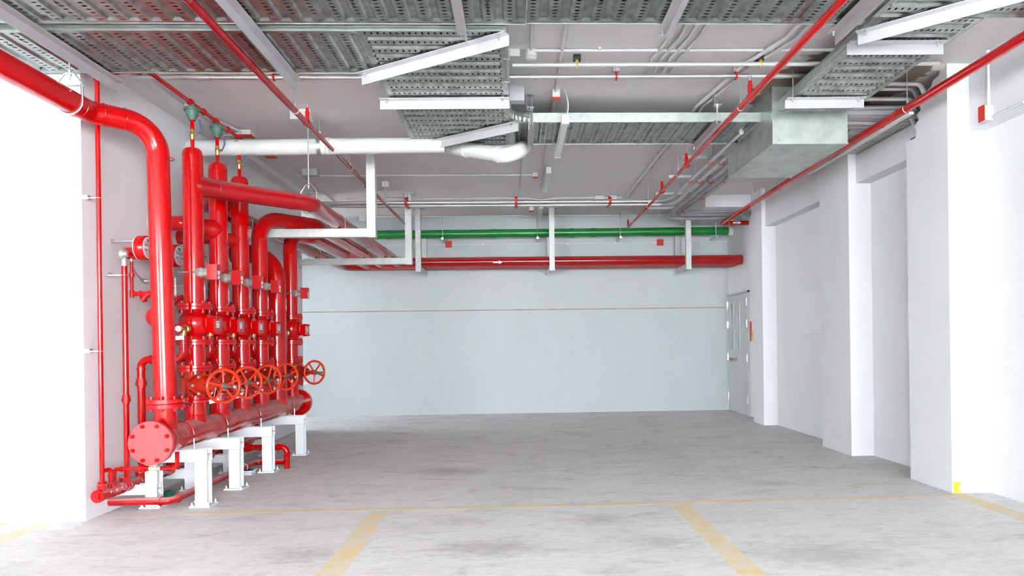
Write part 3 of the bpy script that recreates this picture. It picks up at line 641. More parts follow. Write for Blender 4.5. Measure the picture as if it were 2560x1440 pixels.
# rubble crumb by the second leg
cr = MB().sphere((-2.74, 5.97, .015), .05, 8, 6, (1, .8, .5)); tag(cr.build('mortar_lump', mat('mortar', (.7, .68, .64), .95, bump=.6)), 'pale lump of mortar beside the nearest stand foot', 'mortar')

# ---------------------------------------------------------------- small drain pipes near the floor
dm = thing('drain_header', 'red drain pipe along the foot of the left wall with capped front end', 'pipe', (-3.24, 7, .2))
mb = MB().cyl((-3.24, 5.40, .2), (-3.24, 8.78, .2), .0445, 20)
ys = [5.44, 5.53, 5.60]+[RY[i]-.19 for i in range(4)]+[5.74+.525*i for i in range(4)]
for yy in ys:
    for s in (-.04, .04): mb.ring((-3.24, yy+s, .2), (0, 1, 0), .0445, .004, 20, 6)
    mb.lathe((-3.24, yy, .2), (0, 0, 1), [(0, .034), (.065, .034), (.065, .038), (.08, .038)], 14)
mb.sphere((-3.24, 8.78, .2), .0445, 16, 8); mb.build('pipe', REDD, dm)
MB().lathe((-3.24, 5.37, .2), (0, 1, 0), [(0, .046), (.004, .05), (.03, .05), (.03, .0445)], 20).build('end_cap', RED, dm)
MB().box(-3.262, -3.218, 5.355, 5.372, .178, .222).build('plug', RED, dm, smooth=False)
vl = thing('vent_pipe', 'tall slim red pipe at the wall corner rising to the air vents', 'pipe', (-3.25, 5.45, .2))
MB().pipe([(-3.25, 5.46, .2), (-3.25, 5.46, 3.505), (-2.86, 5.47, 3.515), (-2.86, 7.28, 3.515)], .0175, .03, 14, 5).lathe((-3.25, 5.46, 3.44), (0, 0, 1), [(0, .023), (.03, .023)], 12).lathe((-3.25, 5.46, .27), (0, 0, 1), [(0, .03), (.03, .03)], 12).build('pipe', RED, vl)
mb = MB()
for yy in (6.17, 6.42, 6.68, 6.95, 7.2): mb.lathe((-2.86, yy-.03, 3.515), (0, 1, 0), [(0, .023), (.012, .03), (.045, .03), (.06, .023)], 10)
for xx in (-3.12, -2.95): mb.lathe((xx, 5.466, 3.511), (1, 0, 0), [(0, .025), (.03, .025)], 10)
mb.build('fittings', REDS, vl)
for z in (1.32, 2.52):
    MB().ring((-3.25, 5.46, z), (0, 0, 1), .02, .003, 16, 6).obox((-3.3, 5.46, z), (1, 0, 0), (0, 1, 0), UZ, .1, .01, .01).box(-3.362, -3.325, 5.43+.015, 5.49, z-.012, z+.02).build('wall_bracket', ZINC, vl)
tl = thing('drain_tap_line', 'small red pipe with a brass valve under the blind flange', 'pipe', (-3.0, 5.6, .3))
yb = 5.60
mb = MB().pipe([(-3.24, yb, .22), (-3.24, yb, .37), (-2.74, yb, .37), (-2.74, yb, .5)], .0165, .03, 14, 5)
mb.lathe((-3.24, yb, .33), (0, 0, 1), [(0, .022), (.014, .022)], 12).lathe((-3.19, yb, .37), (1, 0, 0), [(0, .022), (.014, .022)], 12).lathe((-2.79, yb, .37), (1, 0, 0), [(0, .022), (.016, .022)], 12).lathe((-3.05, yb, .37), (1, 0, 0), [(0, .022), (.012, .022), (.012, .033), (.035, .033), (.035, .028), (.06, .028), (.06, .022), (.085, .022)], 8).build('pipe', RED, tl)
MB().lathe((-2.96, yb, .37), (1, 0, 0), [(0, .02), (.05, .02), (.05, .023), (.07, .023), (.07, .018), (.09, .018)], 10).lathe((-2.92, yb, .37), (0, 0, 1), [(0, .012), (.03, .012), (.03, .016), (.045, .016)], 10).build('ball_valve', mat('pale_brass', (.62, .54, .36), .4, .5), tl)
sl = thing('short_drain_link', 'short bent red pipe linking the corner pipe to the drain', 'pipe', (-3.24, 5.53, .2))
MB().pipe([(-3.25, 5.46, .38), (-3.225, 5.53, .385), (-3.225, 5.53, .22)], .0165, .025, 14, 5).lathe((-3.225, 5.53, .33), (0, 0, 1), [(0, .022), (.012, .022)], 12).build('pipe', RED, sl)
fp = thing('floor_pipe', 'dusty red pipe lying low along the floor in front of the stands', 'pipe', (-2.85, 6.5, .05))
mb = MB().pipe([(-3.36, 5.74, .075), (-2.86, 5.74, .075), (-2.86, 7.56, .075), (-2.55, 7.56, .075)], .0302, .06, 18, 8)
mb.lathe((-2.955, 5.74, .075), (1, 0, 0), [(0, .038), (.014, .038)], 16).lathe((-2.86, 5.83, .075), (0, 1, 0), [(0, .038), (.014, .038)], 16).lathe((-2.66, 7.56, .075), (1, 0, 0), [(0, .038), (.014, .038)], 16).build('pipe', REDD, fp)
mb = MB().pipe([(-2.52, 7.56, .0), (-2.52, 7.56, .235), (-3.2, 7.56, .235)], .0302, .06, 18, 8)
for z in (.135, .16): mb.lathe((-2.52, 7.56, z), (0, 0, 1), [(0, .032), (.002, .038), (.012, .038), (.014, .032)], 16)
mb.lathe((-2.62, 7.56, .235), (1, 0, 0), [(0, .038), (.014, .038)], 16).build('floor_stub', RED, fp)
MB().lathe((-3.0, 7.56, .235), (1, 0, 0), [(0, .036), (.025, .036), (.025, .05), (.055, .05), (.055, .043), (.1, .04), (.1, .035)], 8).build('union', RED, fp)
MB().box(-2.94, -2.77, 7.2, 7.32, 0, .048).box(-2.955, -2.755, 7.19, 7.33, .04, .048).ring((-2.86, 7.26, .075), (0, 1, 0), .034, .004, 18, 6).build('saddle_block', WSTEEL, fp, smooth=False)
dmg = thing('plastic_cap', 'dusty green plastic bowl lying upside down beneath the stands', 'bowl', (-3.1, 6.2, 0))
MB().lathe((-3.1, 6.2, 0), (0, 0, 1), [(0, .062), (.008, .064), (.03, .06), (.055, .048), (.07, .03), (.076, .01)], 24).build('dome', BOTTLE, dmg)
MB().ring((-3.1, 6.2, .006), (0, 0, 1), .064, .006, 24, 6).build('rim', mat('dusty_rim', (.45, .47, .44), .7), dmg)

# ---------------------------------------------------------------- air vents on the capped risers
for i in range(3):
    y = RY[i]; t = thing('air_vent', ('green air vent with brass valve above the nearest riser cap', 'green air vent with brass valve above the second riser cap', 'green air vent with brass valve above the third riser, behind the white pipe')[i], 'air vent', (X0, y, 3.11), 'air vents')
    for (za, zb_, rr) in ((3.1, 3.2, .0165), (3.27, 3.37, .0165), (3.47, 3.52, .014)): MB().cyl((X0, y, za), (X0, y, zb_), rr, 12).build('nipple', RED, t)
    bv = MB().lathe((X0, y, 3.185), (0, 0, 1), [(0, .019), (.02, .021), (.022, .017), (.03, .021), (.06, .021), (.066, .017), (.07, .02), (.09, .019)], 10).cyl((X0, y, 3.23), (X0+.05, y-.01, 3.23), .009, 10).lathe((X0+.03, y-.006, 3.23), (1, -.1, 0), [(0, .013), (.012, .013)], 8).build('ball_valve', BRASS, t)
    MB().tube(fillet([(X0+.045, y-.01, 3.23), (X0+.06, y-.012, 3.25), (X0+.075, y-.012, 3.29), (X0+.068, y-.012, 3.36)], .02, 4), .0065, 8).build('lever', BLUE, bv)
    MB().lathe((X0, y, 3.355), (0, 0, 1), [(0, .028), (.012, .03), (.02, .038), (.045, .05), (.075, .054), (.085, .055), (.085, .068), (.105, .068), (.108, .06), (.115, .03), (.13, .024), (.14, .02)], 22).build('vent_bell', GVENT, t)

# ---------------------------------------------------------------- clevis hangers
def clevis(label, c, r, axis, rod_top):
    c = V(c); axis = V(axis).normalized(); s = axis.cross(UZ).normalized()
    t = thing('clevis_hanger', label, 'hanger', tuple(c), 'clevis hangers'); R = r+.006
    n = 10; low = [c+s*R*math.cos(math.pi+math.pi*k/n)+UZ*R*math.sin(math.pi+math.pi*k/n) for k in range(n+1)]
    up = [c+s*R+UZ*.13, c+s*(R*.35)+UZ*.205, c-s*(R*.35)+UZ*.205, c-s*R+UZ*.13]
    MB().tube([*low, *up, low[0]], .0065, 8).build('yoke', ZINC, t)
    MB().cyl(c+s*(R+.025)+UZ*.115, c-s*(R+.025)+UZ*.115, .006, 8).build('cross_bolt', ZINC, t)
    MB().cyl(c+UZ*.16, V((c.x, c.y, rod_top)), .0055, 8).lathe(c+UZ*.185, (0, 0, 1), [(0, .013), (.01, .013)], 6).lathe(c+UZ*.212, (0, 0, 1), [(0, .013), (.01, .013)], 6).build('rod', ZINC, t)
clevis('galvanised clevis hanger holding the thick supply pipe at upper left', (-3.2, 5.05, zi), R6, (0, 1, 0), 3.5)
clevis('galvanised clevis hanger at the bend of the thick branch', (-2.09, 7.03, ZT), R6, (.3, 1, 0), HC)

# ---------------------------------------------------------------- steel trapeze frames carrying the trunk lines
def trapeze(label, y, zb, xs):
    t = thing('pipe_trapeze', label, 'pipe support', (-1.66, y, zb), 'wall trapezes')
    MB().box(-1.71, -1.61, y-.05, y+.05, zb-.1, HC-.01).build('post', GSTEEL, t, smooth=False)
    MB().box(-3.36, -1.71, y-.048, y+.048, zb-.095, zb).build('beam', GSTEEL, t, smooth=False)
    pl = MB().box(-1.76, -1.56, y-.1, y+.1, HC-.012, HC).build('ceiling_plate', GSTEEL, t, smooth=False)
    mb = MB()
    for a in (-.08, .08):
        for b in (-.08, .08): mb.lathe((-1.66+a, y+b, HC-.012), (0, 0, -1), [(0, .012), (.012, .012), (.012, .006), (.03, .006)], 6)
    mb.build('anchor_bolts', ZINC, pl)
    MB().box(-3.372, -3.35, y-.07, y+.07, zb-.16, zb+.03).build('wall_plate', GSTEEL, t, smooth=False)
    mb = MB()
    for x in xs:
        mb.arc((x, y, ZT), (1, 0, 0), (0, 0, 1), R6+.005, 0, math.pi, .005, 14, 6)
        for s in (1, -1): mb.cyl((x+s*(R6+.005), y, ZT), (x+s*(R6+.005), y, zb-.02), .005, 6)
    mb.build('u_bolts', ZINC, t)
trapeze('white steel trapeze with a tall post, nearer of the two on the left', 8.02, 2.688, (XA, XD))
trapeze('white steel trapeze with a tall post, farther of the two on the left', 10.78, 2.688, (XA, XB, XC, XD))
for (x, words) in ((-1.68, 'back wall pipe frame nearest the left trapezes'), (.65, 'back wall pipe frame in the middle'), (3.06, 'back wall pipe frame by the right wall')):
    t = thing('pipe_gantry', 'white steel '+words, 'pipe support', (x, 12.4, 2.6), 'back wall pipe frames'); xr = x+.0
    MB().box(x-.045, x+.045, 11.915, 12.005, 2.59, HC-.01).build('post', GSTEEL, t, smooth=False)
    MB().box(x-.045, x+.045, 12.74, 12.82, 2.59, 3.44).build('post', GSTEEL, t, smooth=False)
    MB().box(x-.045, x+.045, 12.005, 12.74, 2.6, 2.688).build('cross_beam', GSTEEL, t, smooth=False)
    pl = MB().box(x-.1, x+.1, 11.86, 12.06, HC-.012, HC).build('ceiling_plate', GSTEEL, t, smooth=False)
    mb = MB()
    for a in (-.08, .08): mb.lathe((x+a, 11.9, HC-.012), (0, 0, -1), [(0, .012), (.012, .012), (.012, .006), (.03, .006)], 6)
    mb.build('anchor_bolts', ZINC, pl)
    MB().box(x-.1, x+.1, 12.735, 12.88, 3.438, 3.45).build('ceiling_plate', GSTEEL, t, smooth=False)

# ---------------------------------------------------------------- green pipe along the back wall
gp = thing('green_pipe', 'long green pipe running along the top of the back wall', 'pipe', (0, 12.6, 3.3)); ZG, YG = 3.345, 12.62
MB().cyl((-3.6, YG, ZG), (4.06, YG, ZG+.03), .075, 24).build('pipe', GREEN, gp)
for x in (-2.35, -.43, 1.02, 1.42): MB().lathe((x, YG, ZG+.03*(x+3.6)/7.66), (1, 0, 0), [(0, .08), (.003, .083), (.08, .083), (.083, .08)], 22).build('coupling', GREEN, gp)
MB().lathe((3.98, YG, ZG+.03), (1, 0, 0), [(0, .078), (.03, .085), (.08, .09)], 18).build('end_mortar', mat('mortar', (.7, .68, .64), .95), gp)
for i, x in enumerate((-1.31, .42, 1.94, 3.72)):
    t = thing('strut_bracket', f'slotted strut bracket hung on rods below the green pipe, {ORD[i]} from the left', 'bracket', (x, 12.5, 3.25), 'green pipe brackets')
    MB().box(x-.02, x+.02, 12.42, 12.85, 3.222, 3.262).build('strut', ZINC, t, smooth=False)
    for yy in (12.5, 12.72): MB().cyl((x, yy, 3.2), (x, yy, HC if yy < 12.7 else 3.46), .006, 8).build('rod', ZINC, t)

# red junction boxes with a thin conduit on the back wall
for (x, words) in ((-1.24, 'left red square box on the back wall below the green pipe'), (2.76, 'right red square box on the back wall below the green pipe')):
    t = thing('junction_box', words, 'junction box', (x, BW, 3.2), 'red wall boxes')
    MB().box(x-.055, x+.055, BW-.06, BW, 3.15, 3.26).build('box', REDC, t, smooth=False)
    MB().box(x-.06, x+.06, BW-.066, BW-.06, 3.146, 3.264).build('lid', REDC, t, smooth=False)
    MB().cyl((x, BW-.03, 3.26), (x, BW-.03, 3.33), .012, 8).build('conduit_stub', ZINC, t)
wc_ = MB().cyl((-3.4, BW-.012, 3.19), (4.05, BW-.012, 3.215), .0085, 8)
for x in (-2.6, -.6, 1.0, 1.9, 3.3): wc_.box(x-.02, x+.02, BW-.024, BW, 3.185, 3.22)
tag(wc_.build('wall_conduit', WPAINT), 'thin pale conduit running across the back wall through the red boxes', 'conduit')

# ================================================================ perforated cable trays
TZ = 3.47
def tray_sheet(mb, u0, u1, v0, v1, z, swap, pitch=.138, hp=.042, margin=.035, ties=None, rng=random):
    """corrugated sheet: lands with slotted holes run along v, channels between them are raised"""
    L = lambda u, v, zz: (u, v, zz) if not swap else (v, u, zz)
    lw, rise = .072, .016; n = max(1, int(round((u1-u0)/pitch))); p = (u1-u0)/n
    def quad(a, b, c, d): mb.add([a, b, c, d], [(0, 1, 2, 3)])
    va, vb = v0+margin, v1-margin; nh = max(1, int((vb-va)/hp)); hh = (vb-va)/nh
    quad(L(u0, v0, z), L(u1, v0, z), L(u1, va, z), L(u0, va, z)); quad(L(u0, vb, z), L(u1, vb, z), L(u1, v1, z), L(u0, v1, z))
    for i in range(n):
        a = u0+i*p; b = a+lw
        for k in range(nh):
            c0 = va+k*hh; c1 = c0+hh; cu = (a+b)/2; cv = (c0+c1)/2; hx, hy = .0165, .0078
            out = [(a, c0), (cu, c0), (b, c0), (b, cv), (b, c1), (cu, c1), (a, c1), (a, cv)]
            inn = [(cu-hx*.75, cv-hy*.75), (cu, cv-hy), (cu+hx*.75, cv-hy*.75), (cu+hx, cv), (cu+hx*.75, cv+hy*.75), (cu, cv+hy), (cu-hx*.75, cv+hy*.75), (cu-hx, cv)]
            mb.add([L(*q, z) for q in out+inn], [(j, (j+1) % 8, (j+1) % 8+8, j+8) for j in range(8)])
        s = (p-lw)*.2; x = [b, b+s, a+p-s, a+p]; w0, w1 = va+.02, vb-.02
        quad(L(x[0], w0, z), L(x[1], w0, z+rise), L(x[1], w1, z+rise), L(x[0], w1, z))
        quad(L(x[1], w0, z+rise), L(x[2], w0, z+rise), L(x[2], w1, z+rise), L(x[1], w1, z+rise))
        quad(L(x[2], w0, z+rise), L(x[3], w0, z), L(x[3], w1, z), L(x[2], w1, z+rise))
        for (vv, ww) in ((va, w0), (vb, w1)):
            mb.add([L(x[0], vv, z), L(x[3], vv, z), L(x[3], ww, z), L(x[2], ww, z+rise), L(x[1], ww, z+rise), L(x[0], ww, z)], [(0, 1, 2, 3, 4, 5)])
        if ties is not None and rng.random() < .75:
            k = rng.randrange(0, max(1, nh-6)); m_ = rng.randrange(2, 7)
            for j in range(k, min(nh-1, k+m_)):
                if rng.random() < .25: continue
                cu = (a+b)/2; sgn = -1 if j % 2 else 1
                q0 = (cu-sgn*.008, va+(j+.5)*hh); q1 = (cu+sgn*.008, va+(j+1.5)*hh)
                ties.tube([L(*q0, z+.004), L(*q0, z-.004), L((q0[0]+q1[0])/2+.004*sgn, (q0[1]+q1[1])/2, z-.006), L(*q1, z-.004), L(*q1, z+.004)], .0024, 4)
def cable_tray(label, x0, x1, y0, y1, run, z=TZ, rails=('a', 'b')):
    t = thing('cable_tray', label, 'cable tray', ((x0+x1)/2, (y0+y1)/2, z), 'perforated cable trays')
    mb = MB(); ties = MB(); swap = run == 'y'
    if run == 'x': tray_sheet(mb, x0, x1, y0, y1, z, False, ties=ties)
    else: tray_sheet(mb, y0, y1, x0, x1, z, True, ties=ties)
    mb.build('perforated_sheet', GALV, t)
    if ties.v: ties.build('cable_ties', CABLE, t, kind='stuff')
    H_ = .085
    for k in rails:
        mb = MB()
        if run == 'x':
            y = y0 if k == 'a' else y1; s = 1 if k == 'a' else -1
            mb.box(x0, x1, min(y, y+s*.003), max(y, y+s*.003), z-.002, z+H_).box(x0, x1, min(y, y-s*.006), max(y, y), z+.028, z+.04).box(x0, x1, min(y-s*.006, y), max(y, y-s*.006), z+.06, z+.066).box(x0, x1, min(y-s*.012, y+s*.01), max(y-s*.012, y+s*.01), z+H_-.004, z+H_)
        else:
            x = x0 if k == 'a' else x1; s = 1 if k == 'a' else -1
            mb.box(min(x, x+s*.003), max(x, x+s*.003), y0, y1, z-.002, z+H_).box(min(x, x-s*.006), max(x, x), y0, y1, z+.028, z+.04).box(min(x, x-s*.006), max(x, x), y0, y1, z+.06, z+.066).box(min(x-s*.012, x+s*.01), max(x-s*.012, x+s*.01), y0, y1, z+H_-.004, z+H_)
        mb.build('side_rail', GALVB, t, smooth=False)
    mb = MB(); c = z+.035
    if run == 'x':
        n = int((y1-y0-.06)/.032)
        for i in range(n): mb.cyl((x0+.02, y0+.045+i*.032, c), (x1-.02, y0+.045+i*.032, c), .0165, 6)
    else:
        n = int((x1-x0-.06)/.032)
        for i in range(n): mb.cyl((x0+.045+i*.032, y0+.02, c), (x0+.045+i*.032, y1-.02, c), .0165, 6)
    mb.build('cables', CABLE, t, kind='stuff')  # unseen dark cables, added so the holes of the sheet look black
    return t
cable_tray('wide perforated tray across the very top, left length', -5.6, .09, 3.55, 4.56, 'x')
cable_tray('wide perforated tray across the very top, right length', .10, 2.36, 3.55, 4.545, 'x')
cable_tray('perforated tray at upper left with red reflections', -5.6, -1.06, 4.66, 5.39, 'x')
tE = cable_tray('perforated tray leading into the room at upper centre with cross ribs', -1.06, -.04, 4.66, 7.345, 'y', rails=('a', 'b'))
MB().box(-1.06, -.04, 4.655, 4.659, TZ-.002, TZ+.085).box(-1.06, -.04, 4.648, 4.656, TZ+.028, TZ+.04).box(-1.06, -.04, 4.648, 4.66, TZ+.081, TZ+.085).build('side_rail', GALVB, tE, smooth=False)
tC = cable_tray('perforated tray joining the galvanised duct at centre right', .0, 2.42, 6.585, 7.33, 'x')
MB().box(.42, .78, 6.574, 6.583, TZ+.008, TZ+.075).build('joint_plate', ZINC, tC, smooth=False)
mb = MB()
for x in (.47, .55, .65, .73): mb.lathe((x, 6.574, TZ+.045), (0, -1, 0), [(0, .009), (.006, .009)], 6)
mb.build('joint_bolts', STEEL, tC)
cv = MB(); n = 8
for k in range(n):
    a0 = math.pi*.5*k/n; a1 = math.pi*.5*(k+1)/n; R_ = .22
    p0 = (-.04+R_-R_*math.cos(a0), 6.365+R_*math.sin(a0)); p1 = (-.04+R_-R_*math.cos(a1), 6.365+R_*math.sin(a1))
    cv.add([(*p0, TZ-.002), (*p1, TZ-.002), (*p1, TZ+.085), (*p0, TZ+.085)], [(0, 1, 2, 3)])
cvo = cv.build('corner_rail', GALVB, tC); sm = cvo.modifiers.new('thickness', 'SOLIDIFY'); sm.thickness = .004
cable_tray('perforated tray with cross ribs at upper right entering the duct', 2.47, 3.15, 4.45, 6.29, 'y')
cable_tray('perforated tray corner at the top right edge', 2.38, 3.5, 3.55, 4.44, 'y')
# tray edge clips
mb = None
for i, (x, y) in enumerate(((-.035, 5.1), (-.035, 5.55), (-.035, 6.15), (-1.065, 5.62), (-1.065, 6.2), (-1.065, 7.2))):
    s = 1 if x > -.5 else -1
    MBc = MB().tube(fillet([(x-.03*s, y, TZ-.005), (x+.012*s, y, TZ-.012), (x+.016*s, y, TZ+.06)], .008, 3), .003, 6)
    side = 'right' if s > 0 else 'left'
    tag(MBc.build('tray_clip', ZINC), f'{ORD[i % 3]} wire clip along the {side} rail of the cross ribbed tray', 'clip', 'tray clips')

# ---------------------------------------------------------------- angle irons under the trays, with threaded rods
def angle(label, a, b, mt=ANG, rods=True, leg=.075, side=1, rodtop=HC, ends=(.06, .06)):
    a = V((a[0], a[1], 3.455)); b = V((b[0], b[1], 3.455)); d = (b-a).normalized(); s = d.cross(UZ).normalized()*side; L = (b-a).length; c = (a+b)/2
    t = thing('angle_iron', label, 'angle iron', tuple(c), 'tray support angles')
    MB().obox(c+s*.03, d, s, UZ, L, .065, .006).obox(c-UZ*leg/2, d, s, UZ, L, .006, leg).build('profile', mt, t, smooth=False)
    if rods:
        for e, p in ((ends[0], a), (-ends[1], b)):
            q = p+d*e+s*.035
            MB().cyl(q-UZ*.035, V((q.x, q.y, rodtop)), .005, 8).lathe(q-UZ*.015, (0, 0, 1), [(0, .012), (.01, .012)], 6).build('rod', ZINC, t)
    return t
angle('grey angle iron at far upper left under two trays', (-3.15, 3.5), (-3.15, 5.55), side=1, mt=mat('dull_aluminium_angle', (.48, .46, .47), .5, .3), rods=False)
angle('grey angle iron at upper left beside the red sprinkler pipe', (-1.74, 3.5), (-1.74, 5.52), side=1, mt=MT['dull_aluminium_angle'], rods=False)
angle('grey angle iron at the top, left of centre', (-.31, 3.5), (-.31, 4.68), side=-1, mt=MT['dull_aluminium_angle'], ends=(.1, .05))
angle('grey angle iron at the top, right of centre', (1.06, 3.5), (1.06, 4.66), side=-1, mt=MT['dull_aluminium_angle'], ends=(.1, .05))
angle('dark angle iron at the top right beside the red pipe', (2.24, 3.5), (2.24, 4.66), side=-1, mt=MT['dull_aluminium_angle'], ends=(.1, .05))
angle('bright angle iron slanting under the tray corner at upper centre', (-1.18, 5.40), (-.02, 4.68), side=1)
angle('white angle iron straight across the cross ribbed tray', (-1.15, 5.96), (-.03, 5.94), side=1)
angle('bright angle iron slanting under the far end of the cross ribbed tray', (-1.09, 7.36), (.05, 6.57), side=1)
angle('bright angle iron slanting across the top right tray', (2.40, 4.66), (3.5, 3.7), side=1)
angle('white angle iron straight across the upper right tray, nearer one', (2.40, 4.82), (3.10, 4.81), side=1)
angle('white angle iron straight across the upper right tray beside the duct', (2.40, 5.95), (3.10, 5.93), side=1)
angle('grey angle iron below the left end of the duct tray', (.15, 6.53), (.15, 7.42), side=1, mt=MT['dull_aluminium_angle'], ends=(.02, .05))
angle('dark angle iron below the right end of the duct tray', (2.0, 6.5), (2.0, 7.42), side=-1, mt=MT['dull_aluminium_angle'], ends=(.02, .05))

# ---------------------------------------------------------------- galvanised duct box
db_ = thing('duct_box', 'big galvanised sheet metal box hanging under the ceiling at right', 'duct', (2.77, 6.96, 3.17))
BX = (2.42, 3.13, 6.29, 7.64, 3.172)
mb = MB().box(BX[0], BX[1], BX[2], BX[3], BX[4], HC); mb.build('box', GALVB, db_, smooth=False)
MB().box(BX[0]-.006, BX[1]+.006, BX[2]-.006, BX[2]+.004, BX[4]-.008, BX[4]+.004).box(BX[0]-.006, BX[0]+.004, BX[2], BX[3], BX[4]-.008, BX[4]+.004).box(BX[1]-.004, BX[1]+.006, BX[2], BX[3], BX[4]-.008, BX[4]+.004).box(BX[0]-.005, BX[0]+.012, BX[2]-.005, BX[2]+.01, BX[4], HC).build('folded_seam', GALVB, db_, smooth=False)
mb = MB()
for (x, y) in ((2.44, 6.33), (3.11, 6.33), (3.11, 6.72), (3.11, 7.3), (2.44, 7.0), (2.44, 7.55)): mb.lathe((x, y, BX[4]-.006), (0, 0, -1), [(0, .008), (.005, .006)], 8)
mb.build('rivets', STEEL, db_)
MB().box(2.475, 2.479, BX[2]-.0075, BX[2]-.006, 3.19, 3.215).build('red_mark', REDC, db_, smooth=False)
# cables running from the duct to the broken hole in the wall
cb = thing('cable_bundle', 'bundle of pale cables running from the duct to the hole in the wall', 'cables', (3.5, 6.8, 3.45))
for k in range(13):
    y = 6.42+.105*k; r = .052-.002*(k % 3)
    MB().cyl((3.1, y, 3.50+.012*math.sin(k*2.1)), (4.06, y-.02, 3.49), r, 10).build('cable', CABW, cb)
mb = MB()
for k in range(16):
    x = 3.2+random.random()*.5; y = 6.62+.105*random.randrange(0, 11); mb.ring((x, y-.005, 3.495), (1, .02, 0), .053, .004, 14, 5)
mb.build('cable_straps', CABLE, cb, kind='stuff')
MB().box(3.12, 3.80, 6.28, 6.305, 3.44, 3.475).build('strut', ZINC, cb, smooth=False)
for (z, y, x) in ((3.60, 5.95, 3.62), (3.62, 6.12, 3.66), (3.56, 6.22, 3.7), (3.52, 6.34, 3.72)):
    o = MB().pipe([(3.15, y, z), (x, y, z), (x+.22, y+.2, z-.14)], .021, .12, 12, 6)
    tag(o.build('bent_conduit', COND), {3.60: 'foremost pale conduit bending into the broken wall hole', 3.62: 'second pale conduit bending into the broken wall hole', 3.56: 'third pale conduit bending into the broken wall hole', 3.52: 'rearmost pale conduit bending into the broken wall hole'}[z], 'conduit', 'conduits into the hole')
tag(MB().lathe((3.5, 5.6, 3.62), (1, 0, 0), [(0, .03), (.02, .042), (.09, .042), (.11, .03)], 16).build('conduit_elbow_box', mat('taupe_plastic', (.42, .36, .31), .6)), 'taupe round conduit fitting near the broken hole', 'fitting')
# ================================================================ sprinkler pipes under the ceiling
ZS = 3.37
def rodclip(parent, x, y, z, r, top=HC):
    MB().cyl((x, y, z+r), (x, y, top), .0045, 8).ring((x, y, z), (0, 1, 0), r+.003, .0035, 16, 6).box(x-.006, x+.006, y-.01, y+.01, z+r, z+r+.03).build('hanger', ZINC, parent)
def head(parent, x, y, z):
    h = MB().lathe((x, y, z), (0, 0, 1), [(0, .017), (.03, .017), (.03, .021), (.085, .021), (.09, .017), (.12, .014)], 12).build('sprinkler_head', REDB, parent)
    MB().cyl((x, y, z+.12), (x, y, z+.155), .005, 8).lathe((x, y, z+.155), (0, 0, 1), [(0, .018), (.003, .018)], 10).build('deflector', ZINC, h)
t = thing('sprinkler_pipe', 'left red sprinkler pipe slanting down the ceiling towards the back', 'pipe', (-1.87, 7, ZS), 'ceiling sprinkler pipes')
mb = MB().cyl((-1.88, .8, ZS), (-1.88, 6.3, ZS), .027, 16).cyl((-1.88, 6.3, ZS), (-1.85, 11.6, ZS), .0215, 16)
for y in (4.0, 6.3, 8.85): mb.lathe((-1.878, y-.04, ZS), (0, 1, 0), [(0, .03), (.004, .034), (.07, .034), (.08, .028)], 14)
mb.build('pipe', REDT, t)
for y in (5.95, 7.9, 9.93): rodclip(t, -1.872, y, ZS, .026)
for y in (6.3, 8.85): head(t, -1.875, y, ZS+.02)
t = thing('sprinkler_pipe', 'right red sprinkler pipe slanting down the ceiling in front of the duct', 'pipe', (2.0, 7, ZS), 'ceiling sprinkler pipes')
mb = MB().cyl((1.97, .8, ZS), (1.985, 6.3, ZS), .027, 16).cyl((1.985, 6.3, ZS), (2.03, 12.15, ZS), .0215, 16)
for y in (5.65, 7.85, 9.22): mb.lathe((1.985+(y-5.6)*.007, y-.04, ZS), (0, 1, 0), [(0, .03), (.004, .034), (.07, .034), (.08, .028)], 14)
mb.sphere((2.03, 12.15, ZS), .022, 12, 8).build('pipe', RED, t)
for y in (5.89, 8.25, 10.2, 11.5): rodclip(t, 1.985+(y-5.6)*.007, y, ZS, .026)
for y in (5.65, 7.85, 9.22, 12.14): head(t, 1.985+(y-5.6)*.007, y, ZS+.02)
t = thing('sprinkler_pipe', 'red pipe along the top of the right wall turning into it near the door', 'pipe', (3.5, 8, ZS), 'ceiling sprinkler pipes')
mb = MB().pipe([(3.43, .8, ZS+.01), (3.5, 7.5, ZS), (3.60, 11.75, ZS), (4.08, 11.75, ZS)], .036, .05, 18, 6)
for y in (6.35, 7.35, 9.0): mb.lathe((3.485+(y-6)*.017, y-.02, ZS), (0, 1, 0), [(0, .039), (.03, .039)], 14)
mb.build('pipe', RED, t)
for x, y in ((3.484, 5.92), (3.57, 10.1)): rodclip(t, x, y, ZS, .038)
MB().ring((3.72, 11.75, ZS), (1, 0, 0), .038, .004, 16, 6).build('strap', ZINC, t)
arrow((3.86, 11.75-.0375, ZS), (1, 0, 0), (0, 0, 1), .15, TAGW, t)
MB().obox((3.525, 7.0, ZS-.046), (.014, 1, 0), (1, -.014, 0), UZ, 2.2, .04, .02).build('cable_channel', WPLAST, t, smooth=False)

